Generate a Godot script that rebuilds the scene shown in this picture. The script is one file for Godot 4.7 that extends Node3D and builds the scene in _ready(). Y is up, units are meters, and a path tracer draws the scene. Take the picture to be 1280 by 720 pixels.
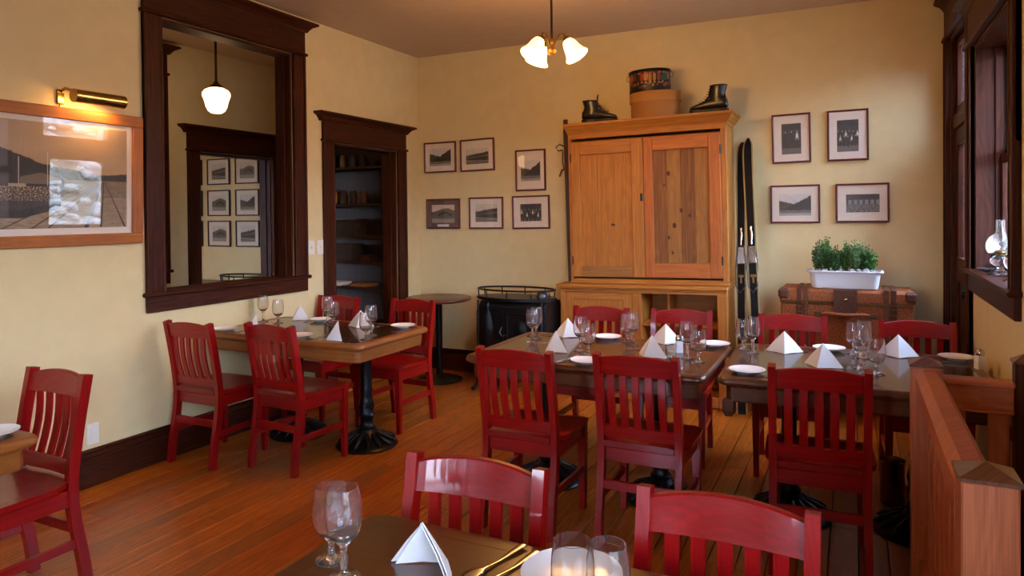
extends Node3D
# Old station dining room. Camera stands at x = 0, z = 0; the room runs away along -z.

const XL := -3.87      # face of the left wall
const XR := 0.60       # face of the right wall
const ZB := -5.85      # face of the back wall
const ZF := 2.6        # face of the wall behind the camera
const HC := 3.05       # ceiling
const X2 := -5.44      # far wall of the passage behind the left wall
const X3 := -8.7       # far wall of the room beyond
const TH := 0.14       # thickness of the inner walls
const TT := 0.755      # height of the table tops

var names := {}
var mats := {}
var rng := RandomNumberGenerator.new()

# ------------------------------------------------------------------ mesh building
class MB:
	var v := PackedVector3Array()
	var n := PackedVector3Array()
	var t := PackedVector2Array()
	func tri(a: Vector3, b: Vector3, c: Vector3, na: Vector3, nb: Vector3, nc: Vector3, ta := Vector2.ZERO, tb := Vector2.ZERO, tc := Vector2.ZERO) -> void:
		var g := (b - a).cross(c - a)
		if g.length_squared() < 1e-16:
			return
		if g.dot(na + nb + nc) > 0.0:
			v.append_array([a, c, b]); n.append_array([na, nc, nb]); t.append_array([ta, tc, tb])
		else:
			v.append_array([a, b, c]); n.append_array([na, nb, nc]); t.append_array([ta, tb, tc])
	func quad(a: Vector3, b: Vector3, c: Vector3, d: Vector3, nn: Vector3, ta := Vector2.ZERO, tb := Vector2.ZERO, tc := Vector2.ZERO, td := Vector2.ZERO) -> void:
		tri(a, b, c, nn, nn, nn, ta, tb, tc)
		tri(a, c, d, nn, nn, nn, ta, tc, td)
	func mesh() -> ArrayMesh:
		var m := ArrayMesh.new()
		var arr := []
		arr.resize(Mesh.ARRAY_MAX)
		arr[Mesh.ARRAY_VERTEX] = v
		arr[Mesh.ARRAY_NORMAL] = n
		arr[Mesh.ARRAY_TEX_UV] = t
		m.add_surface_from_arrays(Mesh.PRIMITIVE_TRIANGLES, arr)
		return m

# box with chamfered edges; the grain (u) runs along its longest side
func box(mb: MB, c: Vector3, s: Vector3, bev := 0.003, basis := Basis.IDENTITY, grain := -1) -> void:
	var h := s * 0.5
	var b: float = min(bev, min(h.x, min(h.y, h.z)) * 0.6)
	var ax := grain
	if ax < 0:
		ax = 0
		if s.y > s.x and s.y >= s.z: ax = 1
		elif s.z > s.x: ax = 2
	var off := Vector2(rng.randf() * 3.0, rng.randf() * 3.0)
	var cn := []
	for i in 8:
		cn.append(Vector3(1 if i & 1 else -1, 1 if i & 2 else -1, 1 if i & 4 else -1))
	var pt := func(sg: Vector3, axis: int) -> Vector3:
		var p := Vector3(sg.x * (h.x - b), sg.y * (h.y - b), sg.z * (h.z - b))
		p[axis] = sg[axis] * h[axis]
		return p
	var uvf := func(p: Vector3, nrm: Vector3) -> Vector2:
		var a: Array = [0, 1, 2]
		var k := 0
		var m := 0.0
		for i in 3:
			if absf(nrm[i]) > m:
				m = absf(nrm[i]); k = i
		a.erase(k)
		if a[1] == ax or (a[0] != ax and s[a[1]] > s[a[0]]):
			a.reverse()
		return Vector2(p[a[0]] * 0.5, p[a[1]] * 2.0) + off + Vector2(0.0, p[k] * 0.7)
	var emit := func(ps: Array, nrm: Vector3) -> void:
		var w := basis * nrm
		for i in range(1, ps.size() - 1):
			mb.tri(c + basis * ps[0], c + basis * ps[i], c + basis * ps[i + 1], w, w, w, uvf.call(ps[0], nrm), uvf.call(ps[i], nrm), uvf.call(ps[i + 1], nrm))
	for axis in 3:
		var o1 := (axis + 1) % 3
		var o2 := (axis + 2) % 3
		for sg in [-1.0, 1.0]:
			var ps := []
			for q in [[-1, -1], [1, -1], [1, 1], [-1, 1]]:
				var sv := Vector3.ZERO
				sv[axis] = sg; sv[o1] = q[0]; sv[o2] = q[1]
				ps.append(pt.call(sv, axis))
			var nn := Vector3.ZERO
			nn[axis] = sg
			emit.call(ps, nn)
		if b > 0.0:
			for s1 in [-1.0, 1.0]:
				for s2 in [-1.0, 1.0]:
					var sa := Vector3.ZERO
					sa[o1] = s1; sa[o2] = s2; sa[axis] = -1.0
					var sb := sa
					sb[axis] = 1.0
					var nn := Vector3.ZERO
					nn[o1] = s1; nn[o2] = s2
					emit.call([pt.call(sa, o1), pt.call(sb, o1), pt.call(sb, o2), pt.call(sa, o2)], nn.normalized())
	if b > 0.0:
		for q in cn:
			emit.call([pt.call(q, 0), pt.call(q, 1), pt.call(q, 2)], (q as Vector3).normalized())

# box between two corners
func bb(mb: MB, a: Vector3, b: Vector3, bev := 0.003, grain := -1) -> void:
	box(mb, (a + b) * 0.5, (b - a).abs(), bev, Basis.IDENTITY, grain)

# rectangular bar between two points
func bar(mb: MB, a: Vector3, b: Vector3, w: float, h: float, bev := 0.003, up := Vector3.UP) -> void:
	var z := (b - a).normalized()
	var x := up.cross(z)
	if x.length() < 0.01:
		x = Vector3.RIGHT
	x = x.normalized()
	var y := z.cross(x)
	box(mb, (a + b) * 0.5, Vector3(w, h, a.distance_to(b)), bev, Basis(x, y, z), 2)

# polygon (local x, y) extruded along local z, centred
func prism(mb: MB, poly: PackedVector2Array, depth: float, xf := Transform3D.IDENTITY, smooth := false) -> void:
	var idx := Geometry2D.triangulate_polygon(poly)
	var lo := poly[0]
	var hi := poly[0]
	for p in poly:
		lo = lo.min(p); hi = hi.max(p)
	var along_x := (hi - lo).x > (hi - lo).y
	var off := Vector2(rng.randf() * 3.0, rng.randf() * 3.0)
	var uvf := func(p: Vector2) -> Vector2:
		return (Vector2(p.x * 0.5, p.y * 2.0) if along_x else Vector2(p.y * 0.5, p.x * 2.0)) + off
	var hz := depth * 0.5
	for sg in [-1.0, 1.0]:
		var nn: Vector3 = xf.basis * Vector3(0, 0, sg)
		for i in range(0, idx.size(), 3):
			var p := [poly[idx[i]], poly[idx[i + 1]], poly[idx[i + 2]]]
			mb.tri(xf * Vector3(p[0].x, p[0].y, sg * hz), xf * Vector3(p[1].x, p[1].y, sg * hz), xf * Vector3(p[2].x, p[2].y, sg * hz), nn, nn, nn, uvf.call(p[0]), uvf.call(p[1]), uvf.call(p[2]))
	var cnt := poly.size()
	var ccw := not Geometry2D.is_polygon_clockwise(poly)
	var en := []
	for i in cnt:
		var d := poly[(i + 1) % cnt] - poly[i]
		var q := Vector2(d.y, -d.x).normalized()
		en.append(q if ccw else -q)
	for i in cnt:
		var j := (i + 1) % cnt
		var n0: Vector2 = en[i]
		var n1: Vector2 = en[i]
		if smooth:
			var pr: Vector2 = en[(i + cnt - 1) % cnt]
			var nx: Vector2 = en[j]
			if pr.dot(n0) > 0.6: n0 = (n0 + pr).normalized()
			if nx.dot(n1) > 0.6: n1 = (n1 + nx).normalized()
		var w0: Vector3 = xf.basis * Vector3(n0.x, n0.y, 0)
		var w1: Vector3 = xf.basis * Vector3(n1.x, n1.y, 0)
		var a := xf * Vector3(poly[i].x, poly[i].y, -hz)
		var b := xf * Vector3(poly[j].x, poly[j].y, -hz)
		var c := xf * Vector3(poly[j].x, poly[j].y, hz)
		var d2 := xf * Vector3(poly[i].x, poly[i].y, hz)
		var ua: Vector2 = uvf.call(poly[i])
		var ub: Vector2 = uvf.call(poly[j])
		var sh := Vector2(0, depth * 2.0)
		mb.tri(a, b, c, w0, w1, w1, ua, ub, ub + sh)
		mb.tri(a, c, d2, w0, w1, w0, ua, ub + sh, ua + sh)

# closed loops joined one after another
func loft(mb: MB, secs: Array, smooth := true, caps := true, across := false) -> void:
	var rows := secs.size()
	var m: int = secs[0].size()
	var cen := []
	for s in secs:
		var q := Vector3.ZERO
		for p in s: q += p
		cen.append(q / m)
	var nm := []
	if smooth:
		for r in rows:
			var row := []
			for k in m:
				var du: Vector3 = secs[r][(k + 1) % m] - secs[r][(k + m - 1) % m]
				var dv: Vector3 = secs[min(r + 1, rows - 1)][k] - secs[max(r - 1, 0)][k]
				var q := du.cross(dv).normalized()
				if q.length() < 0.5:
					q = (secs[r][k] - cen[r]).normalized()
				if q.dot(secs[r][k] - cen[r]) < 0.0:
					q = -q
				row.append(q)
			nm.append(row)
	var vl := 0.0
	var per := [0.0]
	for k in m: per.append(per[k] + secs[0][k].distance_to(secs[0][(k + 1) % m]))
	for r in rows - 1:
		var step: float = maxf(cen[r].distance_to(cen[r + 1]), secs[r][0].distance_to(secs[r + 1][0]))
		for k in m:
			var j := (k + 1) % m
			var a: Vector3 = secs[r][k]
			var b: Vector3 = secs[r][j]
			var c: Vector3 = secs[r + 1][j]
			var d: Vector3 = secs[r + 1][k]
			var wu: float = a.distance_to(b) * 2.0
			var t0 := Vector2(vl * 0.5, k * wu)
			var t1 := Vector2(vl * 0.5, k * wu + wu)
			var t2 := Vector2((vl + step) * 0.5, k * wu + wu)
			var t3 := Vector2((vl + step) * 0.5, k * wu)
			if across:
				t0 = Vector2(per[k] * 0.5, vl * 2.0)
				t1 = Vector2(per[k + 1] * 0.5, vl * 2.0)
				t2 = Vector2(per[k + 1] * 0.5, (vl + step) * 2.0)
				t3 = Vector2(per[k] * 0.5, (vl + step) * 2.0)
			if smooth:
				mb.tri(a, b, c, nm[r][k], nm[r][j], nm[r + 1][j], t0, t1, t2)
				mb.tri(a, c, d, nm[r][k], nm[r + 1][j], nm[r + 1][k], t0, t2, t3)
			else:
				var nn := (c - a).cross(d - b).normalized()
				if nn.dot((a + b + c + d) * 0.25 - (cen[r] + cen[r + 1]) * 0.5) < 0.0:
					nn = -nn
				mb.quad(a, b, c, d, nn, t0, t1, t2, t3)
		vl += step
	if caps:
		for e in [0, rows - 1]:
			var o: Vector3 = cen[0] - cen[1] if e == 0 else cen[rows - 1] - cen[rows - 2]
			var nn := Vector3.ZERO
			for k in m:
				nn += (secs[e][k] - cen[e]).cross(secs[e][(k + 1) % m] - cen[e])
			nn = nn.normalized()
			if nn.dot(o) < 0.0: nn = -nn
			for k in m:
				mb.tri(cen[e], secs[e][k], secs[e][(k + 1) % m], nn, nn, nn)

func ring(c: Vector3, u: Vector3, w: Vector3, sides: int) -> PackedVector3Array:
	var p := PackedVector3Array()
	for k in sides:
		var a := TAU * k / sides
		p.append(c + u * cos(a) + w * sin(a))
	return p

func tube(mb: MB, pts: Array, rad, sides := 8, caps := true) -> void:
	var secs := []
	var up := Vector3.UP
	for i in pts.size():
		var d: Vector3 = (pts[min(i + 1, pts.size() - 1)] - pts[max(i - 1, 0)]).normalized()
		var u := up.cross(d)
		if u.length() < 0.15:
			u = Vector3.RIGHT.cross(d)
		u = u.normalized()
		var w := d.cross(u)
		var r: float = rad[i] if rad is Array else rad
		secs.append(ring(pts[i], u * r, w * r, sides))
	loft(mb, secs, true, caps)

# profile of Vector2(radius, height) turned round the local y axis
func lathe(mb: MB, prof: Array, segs := 24, xf := Transform3D.IDENTITY, sx := 1.0, sz := 1.0, sharp := 0.6) -> void:
	var m := prof.size()
	var sn := []
	for i in m - 1:
		var d: Vector2 = prof[i + 1] - prof[i]
		sn.append(Vector2(d.y, -d.x).normalized())
	for i in m - 1:
		var n0: Vector2 = sn[i]
		var n1: Vector2 = sn[i]
		if i > 0 and sn[i - 1].dot(n0) > sharp: n0 = (n0 + sn[i - 1]).normalized()
		if i < m - 2 and sn[i + 1].dot(n1) > sharp: n1 = (n1 + sn[i + 1]).normalized()
		for k in segs:
			var a0 := TAU * k / segs
			var a1 := TAU * (k + 1) / segs
			var c0 := Vector3(cos(a0) * sx, 1, sin(a0) * sz)
			var c1 := Vector3(cos(a1) * sx, 1, sin(a1) * sz)
			var P := func(p: Vector2, c: Vector3) -> Vector3: return xf * Vector3(p.x * c.x, p.y, p.x * c.z)
			var N := func(q: Vector2, c: Vector3) -> Vector3: return (xf.basis * Vector3(q.x * c.x / (sx * sx), q.y, q.x * c.z / (sz * sz))).normalized()
			var a: Vector3 = P.call(prof[i], c0)
			var b: Vector3 = P.call(prof[i], c1)
			var c: Vector3 = P.call(prof[i + 1], c1)
			var d: Vector3 = P.call(prof[i + 1], c0)
			var u0 := float(k) / segs
			var u1 := float(k + 1) / segs
			var v0: float = float(i) / (m - 1)
			var v1: float = float(i + 1) / (m - 1)
			# the turning direction of the profile decides what is outside, so no flipping by guess
			mb.tri(a, b, c, N.call(n0, c0), N.call(n0, c1), N.call(n1, c1), Vector2(u0, v0), Vector2(u1, v0), Vector2(u1, v1))
			mb.tri(a, c, d, N.call(n0, c0), N.call(n1, c1), N.call(n1, c0), Vector2(u0, v0), Vector2(u1, v1), Vector2(u0, v1))

# stacked rectangles: a moulding that flares, mitred at its corners. prof: Vector2(overhang, y). Flares on +x side of x0 and at both z ends
func crown(mb: MB, x0: float, sgn: float, z0: float, z1: float, prof: Array) -> void:
	var secs := []
	for p in prof:
		secs.append(PackedVector3Array([Vector3(x0, p.y, z0 - p.x), Vector3(x0 + sgn * p.x, p.y, z0 - p.x), Vector3(x0 + sgn * p.x, p.y, z1 + p.x), Vector3(x0, p.y, z1 + p.x)]))
	loft(mb, secs, false, true, true)

# ------------------------------------------------------------------ scene building
func numbered(parent: Node, called: String) -> String:
	var key := "%d/%s" % [parent.get_instance_id(), called]
	var k: int = names.get(key, 0)
	names[key] = k + 1
	return called if k == 0 else "%s_%03d" % [called, k]

func put(mb: MB, called: String, m: Material, parent: Node = self, at := Vector3.ZERO) -> MeshInstance3D:
	return putm(mb.mesh(), called, m, parent, at)

func putm(mesh: Mesh, called: String, m: Material, parent: Node = self, at := Vector3.ZERO) -> MeshInstance3D:
	var o := MeshInstance3D.new()
	o.name = numbered(parent, called)
	o.mesh = mesh
	o.material_override = m
	parent.add_child(o, true)
	o.position = at
	return o

func tag(o: Node, label: String, category: String, group := "") -> void:
	o.set_meta("label", label)
	o.set_meta("category", category)
	if group: o.set_meta("group", group)

func thing(called: String, label: String, category: String, at := Vector3.ZERO, turn := 0.0, group := "") -> Node3D:
	var o := Node3D.new()
	o.name = numbered(self, called)
	add_child(o, true)
	o.position = at
	o.rotation.y = turn
	tag(o, label, category, group)
	return o

func struct(called: String) -> Node3D:
	var o := Node3D.new()
	o.name = numbered(self, called)
	add_child(o, true)
	o.set_meta("kind", "structure")
	return o

func sput(mb: MB, called: String, m: Material) -> MeshInstance3D:
	var o := put(mb, called, m)
	o.set_meta("kind", "structure")
	return o

func dup(src: Node3D, label: String, at: Vector3, turn := 0.0) -> Node3D:
	var o: Node3D = src.duplicate()
	o.name = numbered(self, src.get_meta("kindname", String(src.name)))
	add_child(o, true)
	o.position = at
	o.rotation.y = turn
	o.set_meta("label", label)
	return o

# ------------------------------------------------------------------ materials
func rgb(r: int, g: int, b: int) -> Color:
	return Color8(r, g, b)

func mat(called: String, c: Color, rough := 0.6, opt := {}) -> StandardMaterial3D:
	var m := StandardMaterial3D.new()
	m.resource_name = called
	m.albedo_color = c
	m.roughness = rough
	for k in opt: m.set(k, opt[k])
	mats[called] = m
	return m

func noise(seed: int, freq: float, oct := 3) -> FastNoiseLite:
	var f := FastNoiseLite.new()
	f.seed = seed
	f.frequency = freq
	f.noise_type = FastNoiseLite.TYPE_SIMPLEX_SMOOTH
	f.fractal_octaves = oct
	return f

# grain runs along u; 2 m by 0.5 m in one tile
func grain_texture(seed: int, low: float, bands: float) -> ImageTexture:
	var w := 512
	var h := 512
	var im := Image.create(w, h, false, Image.FORMAT_RGB8)
	var a := noise(seed, 1.0, 2)
	var b := noise(seed + 1, 1.0, 3)
	for y in h:
		for x in w:
			var u := float(x) / w
			var q := float(y) / h
			var wob := a.get_noise_2d(u * 2.0, q * 3.0)
			var r := 0.5 + 0.5 * sin((q * bands + wob * 3.0) * TAU)
			var f := b.get_noise_2d(u * 6.0, q * 130.0)
			var g := b.get_noise_2d(u * 2.5 + 9.0, q * 22.0)
			var k: float = clamp(0.62 + 0.18 * (r - 0.5) + 0.30 * f + 0.32 * g, 0.0, 1.0)
			k = lerpf(low, 1.0, k)
			im.set_pixel(x, y, Color(k, lerpf(k, k * k, 0.25), lerpf(k, k * k, 0.4)))
	im.generate_mipmaps()
	return ImageTexture.create_from_image(im)

func blotch_texture(seed: int, freq: float, low: float, size := 256) -> ImageTexture:
	var f := noise(seed, freq, 4)
	var im := Image.create(size, size, false, Image.FORMAT_RGB8)
	for y in size:
		for x in size:
			var bx := float(x) / size
			var k0 := f.get_noise_2d(x, y)
			var k1 := f.get_noise_2d(x - size, y)
			var by := float(y) / size
			var k2 := f.get_noise_2d(x, y - size)
			var k3 := f.get_noise_2d(x - size, y - size)
			var q := lerpf(lerpf(k0, k1, bx), lerpf(k2, k3, bx), by)
			var k: float = lerpf(low, 1.0, clamp(0.5 + q * 0.9, 0.0, 1.0))
			im.set_pixel(x, y, Color(k, k, k))
	im.generate_mipmaps()
	return ImageTexture.create_from_image(im)

func wood(called: String, c: Color, rough: float, tex: Texture2D, coat := 0.0, coat_rough := 0.1) -> StandardMaterial3D:
	var m := mat(called, c, rough)
	m.albedo_texture = tex
	if coat > 0.0:
		m.clearcoat_enabled = true
		m.clearcoat = coat
		m.clearcoat_roughness = coat_rough
	return m

func make_materials() -> void:
	var g1 := grain_texture(11, 0.55, 5.0)
	var g2 := grain_texture(37, 0.35, 7.0)
	var g3 := grain_texture(53, 0.72, 2.0)
	var soft := blotch_texture(5, 0.03, 0.965)
	var rough_blotch := blotch_texture(8, 0.05, 0.55)
	var tri := {"albedo_texture": soft, "uv1_triplanar": true, "uv1_world_triplanar": true, "uv1_scale": Vector3(0.7, 0.7, 0.7)}
	mat("wall", rgb(226, 204, 152), 0.8, tri)
	mat("ceiling", rgb(205, 180, 150), 0.85, tri)
	wood("trim", rgb(82, 37, 15), 0.5, g2, 0.0)
	mats.trim.metallic_specular = 0.3
	wood("chair", rgb(148, 7, 8), 0.36, g3, 0.45, 0.06)
	mats.chair.metallic_specular = 0.35
	wood("oak", rgb(150, 88, 34), 0.35, g3, 0.25, 0.12)
	wood("table_top", rgb(74, 44, 22), 0.22, g3, 0.6, 0.06)
	wood("table_brown", rgb(94, 49, 18), 0.3, g3, 0.35, 0.1)
	wood("pine", rgb(192, 124, 42), 0.6, g3)
	wood("pine_red", rgb(192, 108, 36), 0.55, g3)
	wood("pine_grey", rgb(168, 116, 54), 0.7, g3)
	wood("pine_brown", rgb(150, 96, 42), 0.7, g1)
	wood("rail", rgb(206, 116, 70), 0.4, g3, 0.3, 0.2)
	wood("rail_cap", rgb(120, 70, 44), 0.35, g1, 0.35, 0.2)
	wood("frame_red", rgb(110, 40, 30), 0.4, g1)
	wood("frame_oak", rgb(176, 102, 22), 0.5, g3)
	wood("frame_black", rgb(30, 20, 16), 0.4, g1)
	wood("shelf_dark", rgb(66, 34, 18), 0.6, g2)
	wood("ski_dark", rgb(26, 25, 28), 0.5, g1)
	mats.ski_dark.metallic_specular = 0.25
	wood("ski_edge", rgb(200, 180, 110), 0.45, g1)
	wood("ski_brown", rgb(84, 46, 26), 0.5, g2)
	var fl := [rgb(204, 112, 30), rgb(184, 100, 26), rgb(212, 114, 26), rgb(168, 94, 32), rgb(196, 98, 20)]
	for i in fl.size():
		wood("floor%d" % i, fl[i], 0.34, g3 if i % 2 else g1, 0.2, 0.18)
	mat("gap", rgb(40, 24, 14), 0.9)
	mat("iron", rgb(20, 20, 22), 0.35, {"metallic": 0.5})
	mat("iron_edge", rgb(66, 68, 74), 0.3, {"metallic": 0.7})
	mat("chrome", rgb(215, 215, 215), 0.12, {"metallic": 1.0})
	mat("steel", rgb(190, 188, 184), 0.2, {"metallic": 1.0})
	mat("brass", rgb(160, 138, 84), 0.2, {"metallic": 1.0})
	mat("brass_old", rgb(120, 92, 52), 0.4, {"metallic": 0.9})
	mat("bronze", rgb(74, 54, 34), 0.35, {"metallic": 0.8})
	mat("china", rgb(242, 240, 234), 0.18)
	mat("napkin", rgb(248, 247, 245), 0.9, {"rim_enabled": true, "rim": 0.3, "backlight_enabled": true, "backlight": rgb(190, 190, 190)})
	mat("mat_white", rgb(240, 228, 212), 0.85)
	mat("mat_maroon", rgb(82, 34, 26), 0.8)
	mat("paper", rgb(232, 226, 214), 0.9)
	mat("plastic", rgb(236, 232, 220), 0.4)
	mat("tub", rgb(226, 228, 230), 0.3)
	mat("glass", Color(1, 1, 1, 0.02), 0.0, {"transparency": BaseMaterial3D.TRANSPARENCY_ALPHA, "refraction_enabled": true, "refraction_scale": 0.05})
	mat("pane", Color(1, 1, 1, 0.04), 0.0, {"transparency": BaseMaterial3D.TRANSPARENCY_ALPHA})
	mat("salt", rgb(240, 240, 238), 0.9)
	mat("wax", rgb(240, 232, 210), 0.6)
	mat("boot", rgb(26, 20, 18), 0.32, {"clearcoat_enabled": true, "clearcoat": 0.3, "clearcoat_roughness": 0.25})
	mat("boot_sole", rgb(16, 13, 12), 0.5)
	mat("lace", rgb(36, 30, 26), 0.8)
	var leather := {"albedo_texture": rough_blotch, "uv1_triplanar": true, "uv1_scale": Vector3(5, 5, 5)}
	mat("leather", rgb(182, 100, 44), 0.7, leather)
	mat("leather_dark", rgb(104, 50, 20), 0.65, leather)
	mat("strap", rgb(118, 62, 26), 0.5, leather)
	var card := {"albedo_texture": soft, "uv1_triplanar": true, "uv1_scale": Vector3(3, 3, 3)}
	mat("card", rgb(158, 106, 48), 0.75, card)
	mat("card_lid", rgb(168, 116, 54), 0.75, card)
	mat("leaf", rgb(52, 110, 34), 0.55, {"backlight_enabled": true, "backlight": rgb(40, 70, 20)})
	mat("leaf_dark", rgb(34, 80, 30), 0.55, {"backlight_enabled": true, "backlight": rgb(30, 55, 18)})
	mat("leaf_pale", rgb(80, 122, 66), 0.55, {"backlight_enabled": true, "backlight": rgb(50, 70, 40)})
	mat("stem", rgb(80, 64, 40), 0.8)
	mat("soil", rgb(52, 40, 30), 0.95)
	var st := {"albedo_texture": rough_blotch, "uv1_triplanar": true, "uv1_scale": Vector3(2, 2, 2)}
	mat("stone", rgb(190, 190, 190), 0.8, st)
	mat("rock", rgb(226, 220, 210), 0.9, st)
	mat("bank", rgb(132, 122, 96), 0.95, {"albedo_texture": rough_blotch, "uv1_triplanar": true, "uv1_world_triplanar": true, "uv1_scale": Vector3(0.6, 0.6, 0.6)})
	mat("red_box", rgb(150, 32, 26), 0.6)
	mat("shade_brown", rgb(50, 34, 22), 0.7)  # brown darkened to stand in for the shade of the passage
	mat("lamp_glass", rgb(255, 244, 228), 0.3, {"emission_enabled": true, "emission": Color(1.0, 0.80, 0.55), "emission_energy_multiplier": 3.2})
	mat("globe_glass", rgb(255, 244, 228), 0.3, {"emission_enabled": true, "emission": Color(1.0, 0.84, 0.62), "emission_energy_multiplier": 5.0})
	mat("tube_glow", rgb(255, 244, 228), 0.3, {"emission_enabled": true, "emission": Color(1.0, 0.70, 0.40), "emission_energy_multiplier": 3.0})

# ------------------------------------------------------------------ prints
func photo(seed: int, kind: String, w := 160, h := 120, sepia := 0.25) -> StandardMaterial3D:
	var r := RandomNumberGenerator.new()
	r.seed = seed
	var im := Image.create(w, h, false, Image.FORMAT_RGB8)
	var f := noise(seed, 1.0, 4)
	var va := r.randf_range(0.15, 0.4)
	for y in h:
		for x in w:
			var u := float(x) / w
			var q := float(y) / h
			var g := 0.80 - 0.10 * q + 0.06 * f.get_noise_2d(u * 4.0, q * 4.0)
			if kind == "valley":
				var ridge1: float = 0.30 + 0.55 * u * 0.6 + 0.05 * f.get_noise_2d(u * 8.0, 1.0)
				var ridge2: float = 0.80 - 0.72 * u + 0.05 * f.get_noise_2d(u * 9.0, 5.0)
				if q > ridge1: g = 0.30 + 0.10 * f.get_noise_2d(u * 20.0, q * 20.0)
				if q > ridge2: g = 0.14 + 0.10 * f.get_noise_2d(u * 24.0, q * 24.0)
				if q > 0.74 + 0.04 * f.get_noise_2d(u * 6.0, 9.0): g = 0.45 + 0.22 * f.get_noise_2d(u * 8.0, q * 60.0)
				if q > 0.88: g = 0.62 + 0.1 * f.get_noise_2d(u * 30.0, q * 30.0)
			elif kind == "train":
				var hill: float = 0.42 - 0.2 * u + 0.05 * f.get_noise_2d(u * 7.0, 2.0)
				if q > hill: g = 0.34 + 0.10 * f.get_noise_2d(u * 18.0, q * 18.0)
				var top: float = 0.52 - 0.26 * u
				var bot: float = 0.72 + 0.06 * u
				if u > 0.1 and q > top and q < bot:
					g = 0.10 + 0.06 * f.get_noise_2d(u * 40.0, q * 40.0)
					if fmod(u * 14.0, 1.0) > 0.55 and q > lerpf(top, bot, 0.25) and q < lerpf(top, bot, 0.5): g = 0.5
				if q > bot: g = 0.5 + 0.14 * f.get_noise_2d(u * 10.0, q * 50.0)
				if q > bot + 0.06 and absf(fmod((q - 0.7) * 9.0 + u * 0.8, 1.0) - 0.5) < 0.08: g = 0.2
			elif kind == "people":
				g = 0.24 + 0.16 * f.get_noise_2d(u * 12.0, q * 12.0)
				if q > 0.8: g = 0.42 + 0.1 * f.get_noise_2d(u * 20.0, q * 40.0)
			elif kind == "room":
				g = 0.34 + 0.1 * f.get_noise_2d(u * 10.0, q * 10.0)
				if q < 0.3: g = 0.22 + (0.14 if absf(fmod(q * 16.0 + absf(u - 0.5) * 2.0, 1.0)) > 0.6 else 0.0)
				if q > 0.3 and q < 0.55 and fmod(u * 6.0, 1.0) > 0.4: g = 0.55
				if q > 0.55: g = 0.45 + 0.35 * f.get_noise_2d(u * 16.0, q * 16.0)
			elif kind == "building":
				var hill2: float = 0.3 + 0.1 * sin(u * 5.0 + va * 9.0) + 0.04 * f.get_noise_2d(u * 12.0, 3.0)
				if q > hill2: g = 0.40 + 0.12 * f.get_noise_2d(u * 16.0, q * 16.0)
				if q > 0.75: g = 0.58 + 0.12 * f.get_noise_2d(u * 12.0, q * 36.0)
				var rf: float = 0.34 + absf(u - 0.56) * 0.6
				if u > 0.28 and u < 0.86 and q > rf and q < 0.78:
					g = 0.16 if q < rf + 0.14 else 0.42
					if q > rf + 0.18 and fmod(u * 11.0, 1.0) > 0.55 and q < 0.68: g = 0.12
			im.set_pixel(x, y, grade(g, sepia))
	if kind == "people":
		var count := 3 if seed == 106 else 11
		for k in count:
			var row := k % 2 if count > 3 else 0
			var px := int(w * ((k + 0.7) / (count + 0.4) + r.randf_range(-0.015, 0.015)))
			var s := int(maxf(2.0, w * (0.055 if count == 3 else 0.034)))
			var py := int(h * ((0.28 if count == 3 else 0.34) + 0.17 * row + r.randf_range(-0.02, 0.02)))
			var shirt := r.randf_range(0.75, 0.9) if (k + seed) % 3 == 0 else r.randf_range(0.10, 0.24)
			disc(im, px, py + s * 5, int(s * 1.5), int(s * 4.0), grade(shirt, sepia))
			disc(im, px, py + s * 9, int(s * 1.3), int(s * 4.0), grade(0.14, sepia))
			disc(im, px, py, int(s * 0.8), s, grade(0.66, sepia))
			disc(im, px, py - s, int(s * 0.9), int(s * 0.5), grade(0.10, sepia))
	var t := ImageTexture.create_from_image(im)
	var m := mat("print%d" % seed, Color.WHITE, 0.8, {"metallic_specular": 0.2})
	m.albedo_texture = t
	return m

func grade(g: float, sepia: float) -> Color:
	g = clamp(g, 0.02, 0.98)
	g = lerpf(g, g * g * (3.0 - 2.0 * g), 0.8)
	return Color(g, g * lerpf(1.0, 0.86, sepia), g * lerpf(1.0, 0.68, sepia))

func disc(im: Image, cx: int, cy: int, rx: int, ry: int, c: Color) -> void:
	for y in range(max(0, cy - ry), min(im.get_height(), cy + ry)):
		for x in range(max(0, cx - rx), min(im.get_width(), cx + rx)):
			if pow(float(x - cx) / rx, 2) + pow(float(y - cy) / ry, 2) < 1.0:
				im.set_pixel(x, y, c)

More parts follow.
